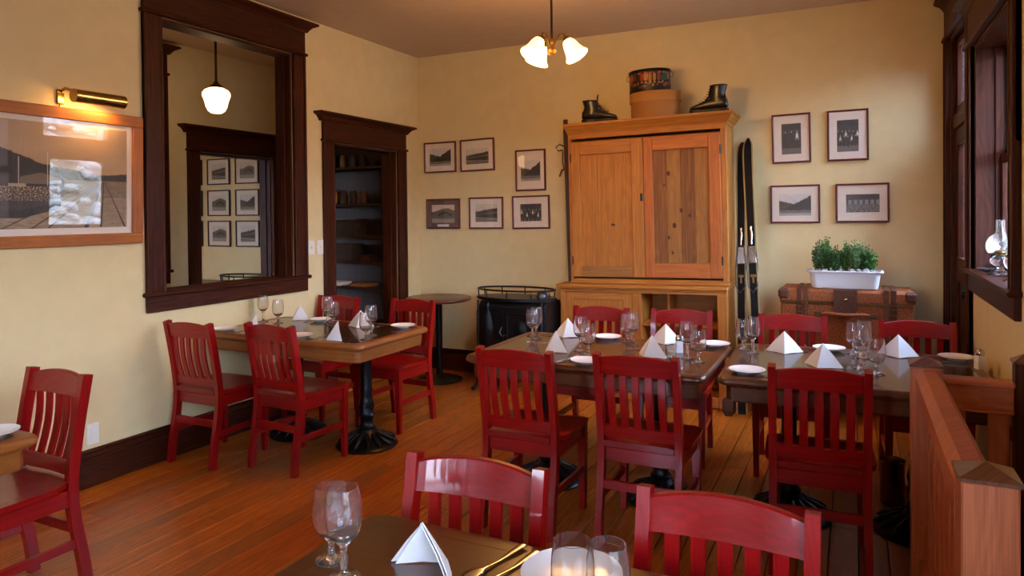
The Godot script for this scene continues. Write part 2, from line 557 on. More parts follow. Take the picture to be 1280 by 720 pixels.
func big_photo() -> StandardMaterial3D:
	var w := 640
	var h := 360
	var im := Image.create(w, h, false, Image.FORMAT_RGB8)
	var f := noise(77, 1.0, 4)
	var crest := [[0.0, 0.10], [0.30, 0.16], [0.457, 0.27], [0.556, 0.345], [0.60, 0.385], [0.686, 0.41], [0.80, 0.455], [0.86, 0.475], [1.0, 0.45]]
	for y in h:
		for x in w:
			var u := float(x) / w
			var q := float(y) / h
			var g := 0.66 + 0.04 * f.get_noise_2d(u * 3.0, q * 3.0)
			var ridge := 0.0
			for i in crest.size() - 1:
				if u >= crest[i][0] and u <= crest[i + 1][0]:
					ridge = lerpf(crest[i][1], crest[i + 1][1], (u - crest[i][0]) / (crest[i + 1][0] - crest[i][0]))
			ridge += 0.014 * f.get_noise_2d(u * 70.0, 1.0) + 0.010 * absf(f.get_noise_2d(u * 25.0, 4.0))
			if q > ridge: g = 0.17 + 0.05 * f.get_noise_2d(u * 60.0, q * 60.0)
			if u > 0.70 and q > 0.53: g = 0.50 + 0.08 * f.get_noise_2d(u * 18.0, q * 40.0)
			# open yard with rails running into the distance
			if q > 0.70: g = 0.58 + 0.10 * f.get_noise_2d(u * 14.0, q * 40.0)
			for xb in [0.30, 0.44, 0.56, 0.63, 0.80, 0.87, 0.99]:
				var xx: float = lerpf(0.885, xb, (q - 0.52) / 0.48)
				var wd := 0.0015 + 0.006 * maxf(q - 0.55, 0.0) * (3.0 if xb == 0.80 else 1.0)
				if q > 0.54 and absf(u - xx) < wd: g = 0.16
			# station building: pale roof over dark walls
			var roof: float = 0.47 + absf(u - 0.60) * 0.55
			if u > 0.515 and u < 0.69 and q > roof and q < 0.60: g = 0.46
			if u > 0.50 and u < 0.67 and q >= 0.58 and q < 0.64: g = 0.13
			# the crowd on the flat cars, bright faces and dark coats
			var bot: float = 0.83 - 0.55 * maxf(u - 0.52, 0.0)
			if u < 0.685 and q > 0.605 and q < bot:
				var sp := f.get_noise_2d(u * 110.0, q * 70.0)
				g = 0.36 + 1.3 * sp * (1.0 - (q - 0.605) * 3.0) if q < 0.74 else 0.26 + 0.3 * sp
			if u < 0.685 and q >= bot and q < bot + 0.07: g = 0.11 + 0.08 * f.get_noise_2d(u * 80.0, q * 30.0)
			if u < 0.54 and u > 0.47 and q > 0.58 and q < 0.61: g = 0.66
			im.set_pixel(x, y, grade(g, 1.15))
	for k in 2:
		im.fill_rect(Rect2i([402, 326][k], [100, 120][k], 2, [116, 90][k]), grade(0.80, 0.6))
	var m := mat("big_print", Color.WHITE, 0.8, {"metallic_specular": 0.2})
	m.albedo_texture = ImageTexture.create_from_image(im)
	return m

func folk_print() -> StandardMaterial3D:
	var w := 384
	var h := 96
	var r := RandomNumberGenerator.new()
	r.seed = 9
	var im := Image.create(w, h, false, Image.FORMAT_RGB8)
	im.fill(rgb(24, 18, 16))
	var cols := [rgb(140, 44, 30), rgb(150, 112, 50), rgb(44, 74, 66), rgb(130, 106, 86), rgb(110, 36, 34), rgb(50, 84, 52), rgb(160, 84, 40), rgb(40, 30, 26)]
	for k in 30:
		var x := int(w * (k + 0.5) / 30.0)
		var c: Color = cols[r.randi() % cols.size()]
		disc(im, x, 62 + r.randi_range(-6, 6), r.randi_range(5, 8), r.randi_range(18, 28), c)
		disc(im, x, 34 + r.randi_range(-6, 6), 4, 5, rgb(150, 108, 78))
		disc(im, x + 5, 22 + r.randi_range(-8, 8), r.randi_range(3, 7), r.randi_range(3, 8), cols[r.randi() % cols.size()])
		disc(im, x - 4, 84, 5, 5, cols[r.randi() % cols.size()])
	var m := mat("folk_print", Color.WHITE, 0.4)
	m.albedo_texture = ImageTexture.create_from_image(im)
	return m

# ------------------------------------------------------------------ the setting
func camera_and_light() -> void:
	var cam := Camera3D.new()
	cam.name = "camera"
	add_child(cam)
	cam.projection = Camera3D.PROJECTION_FRUSTUM
	cam.near = 0.05
	cam.far = 200.0
	cam.size = 720.0 / 878.5 * cam.near
	cam.frustum_offset = Vector2(0.0, -80.55 / 878.5 * cam.near)
	cam.transform = Transform3D(Basis(Vector3(0.89892259, -0.00979028, -0.43799808), Vector3(0.00299014, 0.9998641, -0.01621251), Vector3(0.43809728, 0.01326411, 0.8988297)).orthonormalized(), Vector3(0, 1.5, 0))
	cam.current = true
	var we := WorldEnvironment.new()
	we.name = "world_environment"
	var e := Environment.new()
	e.background_mode = Environment.BG_SKY
	var sm := ProceduralSkyMaterial.new()
	sm.sky_top_color = Color(0.68, 0.77, 0.92)
	sm.sky_horizon_color = Color(0.84, 0.89, 0.97)
	sm.ground_bottom_color = Color(0.5, 0.48, 0.45)
	sm.ground_horizon_color = Color(0.7, 0.7, 0.7)
	sm.sky_energy_multiplier = 6.0
	sm.ground_energy_multiplier = 2.0
	var sky := Sky.new()
	sky.sky_material = sm
	e.sky = sky
	e.tonemap_mode = Environment.TONE_MAPPER_LINEAR
	e.tonemap_exposure = 0.82
	e.sdfgi_enabled = true
	e.ssao_enabled = true
	e.ssil_enabled = true
	we.environment = e
	add_child(we)
	var sun := DirectionalLight3D.new()
	sun.name = "sun"
	add_child(sun)
	sun.look_at_from_position(Vector3(-4.0, 9.0, 7.0), Vector3.ZERO, Vector3.UP)
	sun.light_color = Color(1.0, 0.96, 0.90)
	sun.light_energy = 3.5
	sun.light_angular_distance = 4.0
	sun.shadow_enabled = true

func omni(parent: Node, called: String, at: Vector3, c: Color, energy: float, size: float) -> void:
	var l := OmniLight3D.new()
	l.name = called
	parent.add_child(l, true)
	l.position = at
	l.light_color = c
	l.light_energy = energy
	l.light_size = size
	l.omni_range = 14.0
	l.omni_attenuation = 2.0
	l.shadow_enabled = true

# wall of thickness d (signed) standing on x = x0, with openings [z0, z1, y0, y1] sorted by z
func wall_x(called: String, x0: float, d: float, z0: float, z1: float, ops: Array) -> void:
	var mb := MB.new()
	var z := z0
	for o in ops:
		bb(mb, Vector3(x0, 0, z), Vector3(x0 + d, HC, o[0]), 0.0)
		if o[2] > 0.001: bb(mb, Vector3(x0, 0, o[0]), Vector3(x0 + d, o[2], o[1]), 0.0)
		bb(mb, Vector3(x0, o[3], o[0]), Vector3(x0 + d, HC, o[1]), 0.0)
		z = o[1]
	bb(mb, Vector3(x0, 0, z), Vector3(x0 + d, HC, z1), 0.0)
	sput(mb, called, mats.wall)

func wall_z(called: String, z0: float, d: float, x0: float, x1: float, ops: Array) -> void:
	var mb := MB.new()
	var x := x0
	for o in ops:
		bb(mb, Vector3(x, 0, z0), Vector3(o[0], HC, z0 + d), 0.0)
		if o[2] > 0.001: bb(mb, Vector3(o[0], 0, z0), Vector3(o[1], o[2], z0 + d), 0.0)
		bb(mb, Vector3(o[0], o[3], z0), Vector3(o[1], HC, z0 + d), 0.0)
		x = o[1]
	bb(mb, Vector3(x, 0, z0), Vector3(x1, HC, z0 + d), 0.0)
	sput(mb, called, mats.wall)

# casing round an opening (z0..z1, y0..y1) on the wall face x, looking to side s
func casing(node: Node3D, x: float, s: float, z0: float, z1: float, y0: float, y1: float, cw: float, head: float, m: Material, sill := true) -> void:
	var t := 0.024
	for side in 2:
		var mb := MB.new()
		var a := z0 - cw if side == 0 else z1
		bb(mb, Vector3(x, y0, a), Vector3(x + s * t, y1, a + cw), 0.004)
		# raised back band on the outer edge, bead on the inner edge
		var o := a + (0.0 if side == 0 else cw - 0.022)
		bb(mb, Vector3(x, y0, o), Vector3(x + s * (t + 0.010), y1, o + 0.022), 0.004)
		var i := a + (cw - 0.016 if side == 0 else 0.0)
		bb(mb, Vector3(x, y0, i), Vector3(x + s * (t + 0.005), y1, i + 0.016), 0.004)
		put(mb, "side_casing", m, node)
	var b := MB.new()
	bb(b, Vector3(x, y1, z0 - cw - 0.018), Vector3(x + s * (t + 0.020), y1 + 0.022, z1 + cw + 0.018), 0.007)
	put(b, "bead", m, node)
	b = MB.new()
	bb(b, Vector3(x, y1 + 0.022, z0 - cw), Vector3(x + s * (t + 0.004), y1 + head, z1 + cw), 0.003)
	put(b, "head_board", m, node)
	b = MB.new()
	var y := y1 + head
	crown(b, x, s, z0 - cw, z1 + cw, [Vector2(t + 0.006, y), Vector2(t + 0.010, y + 0.012), Vector2(t + 0.030, y + 0.036), Vector2(t + 0.060, y + 0.052), Vector2(t + 0.066, y + 0.054), Vector2(t + 0.066, y + 0.070)])
	put(b, "cornice", m, node)
	if sill:
		b = MB.new()
		bb(b, Vector3(x - s * 0.02, y0 - 0.004, z0 - cw - 0.018), Vector3(x + s * (t + 0.028), y0 + 0.022, z1 + cw + 0.018), 0.008)
		put(b, "sill", m, node)
		b = MB.new()
		bb(b, Vector3(x, y0 - 0.10, z0 - cw), Vector3(x + s * (t + 0.002), y0 - 0.004, z1 + cw), 0.003)
		put(b, "apron_board", m, node)

# lining of an opening through a wall from x0 to x1
func lining(node: Node3D, x0: float, x1: float, z0: float, z1: float, y0: float, y1: float, m: Material, bottom := true) -> void:
	var a: float = min(x0, x1)
	var c: float = max(x0, x1)
	var q := 0.018
	var mb := MB.new()
	bb(mb, Vector3(a, y0, z0), Vector3(c, y1, z0 + q), 0.002)
	put(mb, "jamb", m, node)
	mb = MB.new()
	bb(mb, Vector3(a, y0, z1 - q), Vector3(c, y1, z1), 0.002)
	put(mb, "jamb", m, node)
	mb = MB.new()
	bb(mb, Vector3(a, y1 - q, z0 + q), Vector3(c, y1, z1 - q), 0.002)
	put(mb, "head_jamb", m, node)
	if bottom:
		mb = MB.new()
		bb(mb, Vector3(a, y0, z0 + q), Vector3(c, y0 + q, z1 - q), 0.002)
		put(mb, "stool", m, node)
	# stop bead down the middle
	var xm := (a + c) * 0.5
	for p in [[z0 + q, z0 + q + 0.012], [z1 - q - 0.012, z1 - q]]:
		mb = MB.new()
		bb(mb, Vector3(xm - 0.02, y0 + (q if bottom else 0.0), p[0]), Vector3(xm + 0.02, y1 - q, p[1]), 0.003)
		put(mb, "stop", m, node)

# double-hung sash with glass, in an opening on x (depth position xg)
func sash_x(node: Node3D, xg: float, z0: float, z1: float, y0: float, y1: float, m: Material) -> void:
	var ym := y0 + (y1 - y0) * 0.52
	var parts := [[y0, ym, xg - 0.018], [ym - 0.02, y1, xg + 0.018]]
	for p in parts:
		var f := put(sash_frame(Vector3(p[2], p[0], z0), Vector3(p[2], p[1], z1), 0), "sash", m, node)
		var g := MB.new()
		bb(g, Vector3(p[2] - 0.002, p[0] + 0.05, z0 + 0.04), Vector3(p[2] + 0.002, p[1] - 0.04, z1 - 0.04), 0.0)
		put(g, "pane", mats.pane, f)

func sash_frame(a: Vector3, b: Vector3, axis: int) -> MB:
	var mb := MB.new()
	if axis == 0:
		bb(mb, Vector3(a.x - 0.017, a.y, a.z), Vector3(a.x + 0.017, a.y + 0.055, b.z), 0.003)
		bb(mb, Vector3(a.x - 0.017, b.y - 0.045, a.z), Vector3(a.x + 0.017, b.y, b.z), 0.003)
		bb(mb, Vector3(a.x - 0.017, a.y + 0.055, a.z), Vector3(a.x + 0.017, b.y - 0.045, a.z + 0.045), 0.003)
		bb(mb, Vector3(a.x - 0.017, a.y + 0.055, b.z - 0.045), Vector3(a.x + 0.017, b.y - 0.045, b.z), 0.003)
	else:
		bb(mb, Vector3(a.x, a.y, a.z - 0.017), Vector3(b.x, a.y + 0.055, a.z + 0.017), 0.003)
		bb(mb, Vector3(a.x, b.y - 0.045, a.z - 0.017), Vector3(b.x, b.y, a.z + 0.017), 0.003)
		bb(mb, Vector3(a.x, a.y + 0.055, a.z - 0.017), Vector3(a.x + 0.045, b.y - 0.045, a.z + 0.017), 0.003)
		bb(mb, Vector3(b.x - 0.045, a.y + 0.055, a.z - 0.017), Vector3(b.x, b.y - 0.045, a.z + 0.017), 0.003)
	return mb

func baseboard(called: String, a: Vector3, b: Vector3, nrm: Vector3, m: Material) -> void:
	# runs from a to b on the floor, standing off the wall along nrm
	var mb := MB.new()
	var d := (b - a)
	var mid := (a + b) * 0.5
	var along := Vector3(absf(d.x), 0, absf(d.z))
	for q in [[0.0, 0.155, 0.020], [0.155, 0.185, 0.014], [0.185, 0.205, 0.022], [0.0, 0.022, 0.036]]:
		var s: Vector3 = along + Vector3(0, q[1] - q[0], 0) + nrm.abs() * q[2]
		box(mb, mid + nrm * q[2] * 0.5 + Vector3(0, (q[0] + q[1]) * 0.5, 0), s, 0.005)
	sput(mb, called, m)

func build_structure() -> void:
	# floor: boards running down the room over a dark sub-floor
	var fl := struct("floor")
	var mb := MB.new()
	bb(mb, Vector3(X3 - 0.3, -0.20, ZB - 0.2), Vector3(XR + 0.2, -0.020, ZF + 0.2), 0.0)
	put(mb, "sub_floor", mats.gap, fl)
	var bw := 0.118
	var cnt := int(ceil((XR - XL) / bw))
	bw = (XR - XL) / cnt
	var plank_cache := {}
	for i in cnt:
		var x := XL + (i + 0.5) * bw
		var z := ZB
		var first := true
		while z < ZF - 0.01:
			var ln := snappedf(rng.randf_range(1.4, 3.6), 0.2)
			if first:
				ln = snappedf(rng.randf_range(0.6, 3.0), 0.2)
				first = false
			ln = min(ln, ZF - z)
			if ZF - z - ln < 0.5: ln = ZF - z
			var key := "%.2f/%d" % [ln, rng.randi() % 3]
			if not plank_cache.has(key):
				var p := MB.new()
				box(p, Vector3(0, -0.010, 0), Vector3(bw - 0.0042, 0.02, ln - 0.0035), 0.0015)
				plank_cache[key] = p.mesh()
			putm(plank_cache[key], "plank", mats["floor%d" % (rng.randi() % 5)], fl, Vector3(x, rng.randf_range(-0.0006, 0.0), z + ln * 0.5))
			z += ln
	# boards of the passage and of the room beyond, joined
	mb = MB.new()
	for i in 40:
		var xx := XL - 0.06 - i * 0.118
		bb(mb, Vector3(xx - 0.116, -0.02, ZB), Vector3(xx, 0.0, ZF), 0.0016, 2)
	var more := put(mb, "more_planks", mats.floor1, fl)
	more.set_meta("kind", "stuff")
	mb = MB.new()
	bb(mb, Vector3(X3 - 0.3, HC, ZB - 0.2), Vector3(XR + 0.2, HC + 0.2, ZF + 0.2), 0.0)
	sput(mb, "ceiling", mats.ceiling)

	# inner walls with the wide openings and the doorways
	wall_x("wall_left", XL, -TH, ZB, ZF, [[-5.47, -4.57, 0.0, 2.10], [-4.11, -2.98, 1.02, 2.745]])
	wall_x("wall_passage", X2, -TH, ZB, ZF, [[-5.47, -4.57, 0.0, 2.10], [-4.11, -2.98, 1.02, 2.745]])
	wall_x("wall_far", X3, -0.2, ZB, ZF, [[-1.8, 0.8, 0.9, 2.4]])
	wall_x("wall_right", XR, 0.22, ZB, ZF, [[-5.72, -4.80, 0.0, 2.68], [-4.62, -3.53, 1.15, 2.40], [-1.0, 1.0, 0.62, 2.40]])
	wall_z("wall_back", ZB, -0.2, X3 - 0.2, XR + 0.22, [])
	wall_z("wall_front", ZF, 0.2, X3 - 0.2, XR + 0.22, [[-2.42, -1.62, 0.8, 2.40]])  # opening for the added fill window
	mb = MB.new()
	bb(mb, Vector3(X2 + 0.001, 0, 1.2), Vector3(XL - TH - 0.001, HC, 1.3), 0.0)
	sput(mb, "wall_passage_end", mats.wall)

	baseboard("baseboard_left", Vector3(XL, 0, -4.44), Vector3(XL, 0, ZF), Vector3(1, 0, 0), mats.trim)
	baseboard("baseboard_left", Vector3(XL, 0, ZB), Vector3(XL, 0, -5.60), Vector3(1, 0, 0), mats.trim)
	baseboard("baseboard_back", Vector3(XL + 0.03, 0, ZB), Vector3(XR, 0, ZB), Vector3(0, 0, 1), mats.trim)
	baseboard("baseboard_right", Vector3(XR, 0, -4.66), Vector3(XR, 0, ZF), Vector3(-1, 0, 0), mats.trim)

	# left wall: wide opening to the passage and the doorway, both cased on both faces
	var w1 := struct("window_1")
	casing(w1, XL, 1.0, -4.11, -2.98, 1.02, 2.745, 0.13, 0.19, mats.trim)
	casing(w1, XL - TH, -1.0, -4.11, -2.98, 1.02, 2.745, 0.13, 0.19, mats.trim)
	lining(w1, XL - TH, XL, -4.11, -2.98, 1.02, 2.745, mats.trim)
	var d1 := struct("door_1")
	casing(d1, XL, 1.0, -5.47, -4.57, 0.0, 2.105, 0.13, 0.165, mats.trim, false)
	casing(d1, XL - TH, -1.0, -5.47, -4.57, 0.0, 2.105, 0.13, 0.165, mats.trim, false)
	lining(d1, XL - TH, XL, -5.47, -4.57, 0.0, 2.105, mats.trim, false)
	# the same pair on the far side of the passage
	var w2 := struct("window_2")
	casing(w2, X2, 1.0, -4.11, -2.98, 1.02, 2.745, 0.13, 0.19, mats.trim)
	lining(w2, X2 - TH, X2, -4.11, -2.98, 1.02, 2.745, mats.trim)
	mb = MB.new()
	bb(mb, Vector3(X2 - TH * 0.5 - 0.015, 1.038, -4.09), Vector3(X2 - TH * 0.5 + 0.015, 2.727, -3.0), 0.0)
	put(mb, "blind_panel", mats.trim, w2)
	var d2 := struct("door_2")
	casing(d2, X2, 1.0, -5.47, -4.57, 0.0, 2.105, 0.13, 0.165, mats.trim, false)
	casing(d2, X2 - TH, -1.0, -5.47, -4.57, 0.0, 2.105, 0.13, 0.165, mats.trim, false)
	lining(d2, X2 - TH, X2, -5.47, -4.57, 0.0, 2.105, mats.trim, false)

	# right wall: glazed entrance door under a transom light
	var d3 := struct("door_3")
	casing(d3, XR, -1.0, -5.72, -4.80, 0.0, 2.68, 0.115, 0.22, mats.trim, false)
	lining(d3, XR, XR + 0.22, -5.72, -4.80, 0.0, 2.68, mats.trim, false)
	mb = MB.new()
	bb(mb, Vector3(XR + 0.075, 0.0, -5.702), Vector3(XR + 0.222, 2.66, -5.690), 0.002)
	put(mb, "outer_jamb", mats.plastic, d3)
	mb = MB.new()
	bb(mb, Vector3(XR + 0.01, 2.05, -5.70), Vector3(XR + 0.10, 2.15, -4.82), 0.006)
	put(mb, "transom_bar", mats.trim, d3)
	var ts := put(sash_frame(Vector3(XR + 0.05, 2.15, -5.70), Vector3(XR + 0.05, 2.66, -4.82), 0), "transom_sash", mats.trim, d3)
	mb = MB.new()
	bb(mb, Vector3(XR + 0.048, 2.205, -5.655), Vector3(XR + 0.052, 2.615, -4.865), 0.0)
	put(mb, "pane", mats.pane, ts)
	mb = MB.new()
	var xd := XR + 0.05
	for q in [[0.01, 0.25, -5.70, -4.82], [1.02, 1.18, -5.70, -4.82], [1.94, 2.05, -5.70, -4.82], [0.25, 1.02, -5.70, -5.58], [0.25, 1.02, -4.94, -4.82], [1.18, 1.94, -5.70, -5.58], [1.18, 1.94, -4.94, -4.82]]:
		bb(mb, Vector3(xd - 0.022, q[0], q[2]), Vector3(xd + 0.022, q[1], q[3]), 0.003)
	bb(mb, Vector3(xd - 0.010, 0.25, -5.58), Vector3(xd + 0.010, 1.02, -4.94), 0.0)
	var leaf := put(mb, "door_leaf", mats.trim, d3)
	mb = MB.new()
	bb(mb, Vector3(xd - 0.002, 1.18, -5.58), Vector3(xd + 0.002, 1.94, -4.94), 0.0)
	put(mb, "pane", mats.pane, leaf)
	mb = MB.new()
	lathe(mb, [Vector2(0, 0), Vector2(0.026, 0), Vector2(0.026, 0.006), Vector2(0.010, 0.010), Vector2(0.010, 0.03), Vector2(0.024, 0.04), Vector2(0.028, 0.052), Vector2(0.022, 0.064), Vector2(0, 0.068)], 16, Transform3D(Basis(Vector3(0, 0, 1), PI / 2), Vector3(xd - 0.022, 1.0, -4.88)))
	put(mb, "door_knob", mats.iron, leaf)

	var z0s := [-4.62, -1.0]
	var y0s := [1.15, 0.62]
	var y1s := [2.40, 2.40]
	var z1s := [-3.53, 1.0]
	for k in 2:
		var w := struct("window_%d" % (3 + k))
		casing(w, XR, -1.0, z0s[k], z1s[k], y0s[k], y1s[k], 0.12, 0.20, mats.trim)
		lining(w, XR, XR + 0.22, z0s[k], z1s[k], y0s[k], y1s[k], mats.trim)
		sash_x(w, XR + 0.15, z0s[k] + 0.018, z1s[k] - 0.018, y0s[k] + 0.018, y1s[k] - 0.018, mats.trim)
	# unseen window added behind the camera to let in front fill light
	var wf := struct("window_6")
	for p in [[0.82, 1.62, ZF + 0.09], [1.58, 2.38, ZF + 0.13]]:
		var f := put(sash_frame(Vector3(-2.41, p[0], p[2]), Vector3(-1.63, p[1], p[2]), 2), "sash", mats.trim, wf)
		mb = MB.new()
		bb(mb, Vector3(-2.37, p[0] + 0.05, p[2] - 0.002), Vector3(-1.67, p[1] - 0.04, p[2] + 0.002), 0.0)
		put(mb, "pane", mats.pane, f)
	for q in [[-2.54, -2.42, 0.8, 2.40], [-1.62, -1.50, 0.8, 2.40], [-2.56, -1.48, 2.40, 2.60], [-2.56, -1.48, 0.70, 0.80]]:
		mb = MB.new()
		bb(mb, Vector3(q[0], q[2], ZF - 0.026), Vector3(q[1], q[3], ZF), 0.004)
		put(mb, "casing", mats.trim, wf)
	var w8 := struct("window_5")
	sash_x(w8, X3 - 0.1, -1.79, 0.79, 0.91, 2.39, mats.trim)

	# outside: rocky bank rising beyond the door and the windows
	var g := struct("ground")
	mb = MB.new()
	bb(mb, Vector3(-40, -0.7, -40), Vector3(40, -0.3, 40), 0.0)
	put(mb, "yard", mats.bank, g)
	mb = MB.new()
	var bn := noise(3, 0.5, 3)
	var step := 0.8
	for i in 14:
		for j in 50:
			var p := []
			for c in [[0, 0], [1, 0], [1, 1], [0, 1]]:
				var x: float = 2.2 + (i + c[0]) * step
				var z: float = -24.0 + (j + c[1]) * step
				p.append(Vector3(x, -0.3 + max(0.0, x - 2.6) * 0.38 + bn.get_noise_2d(x, z) * 0.35, z))
			var nn: Vector3 = -((p[1] - p[0]).cross(p[2] - p[0])).normalized()
			if nn.y < 0: nn = -nn
			mb.quad(p[0], p[1], p[2], p[3], nn)
	put(mb, "bank", mats.bank, g)
	var rock := MB.new()
	var rn := noise(21, 1.3, 2)
	var secs := []
	for i in 7:
		var a := PI * i / 6.0
		var row := PackedVector3Array()
		for k in 9:
			var b := TAU * k / 9
			var d := Vector3(sin(a) * cos(b), cos(a), sin(a) * sin(b))
			row.append(d * (0.5 + 0.22 * rn.get_noise_3dv(d * 1.4)))
		secs.append(row)
	loft(rock, secs, true, false)
	var mm := MultiMesh.new()
	mm.transform_format = MultiMesh.TRANSFORM_3D
	mm.mesh = rock.mesh()
	mm.instance_count = 2600
	for i in mm.instance_count:
		var x := 2.4 + pow(rng.randf(), 1.3) * 9.5
		var z := rng.randf_range(-22.0, 14.0)
		var s := rng.randf_range(0.16, 0.60) * (0.6 + 0.9 * rng.randf() * rng.randf())
		var y: float = -0.3 + max(0.0, x - 2.6) * 0.38 + bn.get_noise_2d(x, z) * 0.35
		mm.set_instance_transform(i, Transform3D(Basis(Vector3.UP, rng.randf() * TAU) * Basis(Vector3.RIGHT, rng.randf() * 0.6) * Basis.from_scale(Vector3(s, s * 0.65, s * 0.85)), Vector3(x, y, z)))
	var mi := MultiMeshInstance3D.new()
	mi.name = "rocks"
	mi.multimesh = mm
	mi.material_override = mats.rock
	g.add_child(mi)
	mi.set_meta("kind", "stuff")

# ------------------------------------------------------------------ chairs and tables
func strip(path: Array, hw: float) -> PackedVector2Array:
	var a := PackedVector2Array()
	var b := PackedVector2Array()
	for i in path.size():
		var d: Vector2 = (path[min(i + 1, path.size() - 1)] - path[max(i - 1, 0)]).normalized()
		var q := Vector2(-d.y, d.x) * hw
		a.append(path[i] + q)
		b.append(path[i] - q)
	b.reverse()
	a.append_array(b)
	return a

const SIDE := Basis(Vector3(0, 0, 1), Vector3(0, 1, 0), Vector3(-1, 0, 0))   # polygon (z, y) pushed along x

func back_z(y: float) -> float:
	# centre line of the back posts: splayed foot, upright at the seat, raked top
	if y < 0.45: return lerpf(-0.222, -0.168, smoothstep(0.0, 0.42, y))
	return lerpf(-0.168, -0.236, pow((y - 0.45) / 0.42, 1.25))

func make_chair(label: String) -> Node3D:
	var t := thing("dining_chair", label, "chair", Vector3.ZERO, 0.0, "red dining chairs")
	t.set_meta("kindname", "dining_chair")
	var m: Material = mats.chair
	var px := 0.178
	for s in [-1.0, 1.0]:
		var path := []
		for i in 13:
			var y := 0.87 * i / 12.0
			path.append(Vector2(back_z(y), y))
		var mb := MB.new()
		prism(mb, strip(path, 0.0205), 0.031, Transform3D(SIDE, Vector3(s * px, 0, 0)), true)
		put(mb, "back_leg", m, t)
		mb = MB.new()
		loft(mb, [rect_xz(Vector3(s * 0.182, 0.0, 0.185), 0.028, 0.028), rect_xz(Vector3(s * 0.182, 0.30, 0.185), 0.038, 0.038), rect_xz(Vector3(s * 0.182, 0.437, 0.185), 0.040, 0.040)], false)
		put(mb, "front_leg", m, t)
		mb = MB.new()
		bar(mb, Vector3(s * 0.180, 0.395, 0.17), Vector3(s * 0.178, 0.395, -0.155), 0.02, 0.066, 0.003)
		put(mb, "side_rail", m, t)
		mb = MB.new()
		bar(mb, Vector3(s * 0.182, 0.205, 0.17), Vector3(s * 0.178, 0.205, -0.18), 0.018, 0.036, 0.003)
		put(mb, "side_stretcher", m, t)
	# seat: dished board with rounded front
	var mb2 := MB.new()
	var secs := []
	for i in 9:
		var q := i / 8.0
		var z := lerpf(-0.195, 0.222, q)
		var w := lerpf(0.163, 0.218, smoothstep(0.0, 0.25, q))
		if i == 8: w = 0.205
		var row := PackedVector3Array()
		var dish := 0.010 * sin(PI * clampf(q * 1.05, 0.0, 1.0))
		var drop := 0.010 if i == 8 else 0.0
		for k in 11:
			var u := -1.0 + 2.0 * k / 10.0
			row.append(Vector3(u * w, 0.466 - dish * (1.0 - pow(absf(u), 3.0)) - drop - (0.004 if absf(u) > 0.99 else 0.0), z))
		for k in 11:
			var u := 1.0 - 2.0 * k / 10.0
			row.append(Vector3(u * (w - 0.006), 0.437 + drop * 0.5, z))
		secs.append(row)
	loft(mb2, secs, false)
	put(mb2, "seat", mats.chair, t)
	for q in [[0.395, 0.066, 0.175], [0.395, 0.066, -0.160], [0.262, 0.042, -0.188], [0.300, 0.036, 0.185]]:
		if q[0] == 0.300: continue
		mb2 = MB.new()
		box(mb2, Vector3(0, q[0], q[2]), Vector3(0.335, q[1], 0.019), 0.003)
		put(mb2, "seat_rail" if q[0] > 0.3 else "rear_stretcher", m, t)
	# crest rail: arched top, bowed in plan
	put(rail_mesh(0.778, 0.852, 0.020, 0.022, 0.014), "crest_rail", m, t)
	put(rail_mesh(0.480, 0.535, 0.0, 0.020, 0.010), "lower_back_rail", m, t)
	var slat := MB.new()
	var sp := []
	for i in 9:
		var y := lerpf(0.528, 0.785, i / 8.0)
		sp.append(Vector2(back_z(y) - 0.016 - 0.014 * sin(PI * i / 8.0), y))
	prism(slat, strip(sp, 0.006), 0.032, Transform3D(SIDE, Vector3.ZERO), true)
	var sm := slat.mesh()
	for k in 5:
		putm(sm, "slat", m, t, Vector3((k - 2) * 0.058, 0, 0.004 * abs(k - 2)))
	return t

func rect_xz(c: Vector3, w: float, d: float) -> PackedVector3Array:
	return PackedVector3Array([c + Vector3(-w, 0, -d) * 0.5, c + Vector3(w, 0, -d) * 0.5, c + Vector3(w, 0, d) * 0.5, c + Vector3(-w, 0, d) * 0.5])

func rail_mesh(y0: float, y1: float, arch: float, th: float, bow: float) -> MB:
	var mb := MB.new()
	var secs := []
	for i in 13:
		var u := -1.0 + i / 6.0
		var x := u * 0.166
		var b := bow * (1.0 - u * u)
		var top := y1 + arch * (1.0 - u * u)
		var zb := back_z(y0) - b
		var zt := back_z(top) - b
		var r := 0.004
		secs.append(PackedVector3Array([Vector3(x, y0, zb - th * 0.5), Vector3(x, top - r, zt - th * 0.5), Vector3(x, top, zt - th * 0.5 + r), Vector3(x, top, zt + th * 0.5 - r), Vector3(x, top - r, zt + th * 0.5), Vector3(x, y0, zb + th * 0.5)]))
	loft(mb, secs, false)
	return mb

func rrect(w: float, d: float, r: float) -> PackedVector2Array:
	var p := PackedVector2Array()
	for c in [[1, 1, 0.0], [-1, 1, 90.0], [-1, -1, 180.0], [1, -1, 270.0]]:
		for k in 6:
			var a: float = deg_to_rad(c[2] + 18.0 * k)
			p.append(Vector2(c[0] * (w * 0.5 - r) + cos(a) * r, c[1] * (d * 0.5 - r) + sin(a) * r))
	return p

func at_y(p: PackedVector2Array, y: float) -> PackedVector3Array:
	var o := PackedVector3Array()
	for q in p: o.append(Vector3(q.x, y, q.y))
	return o

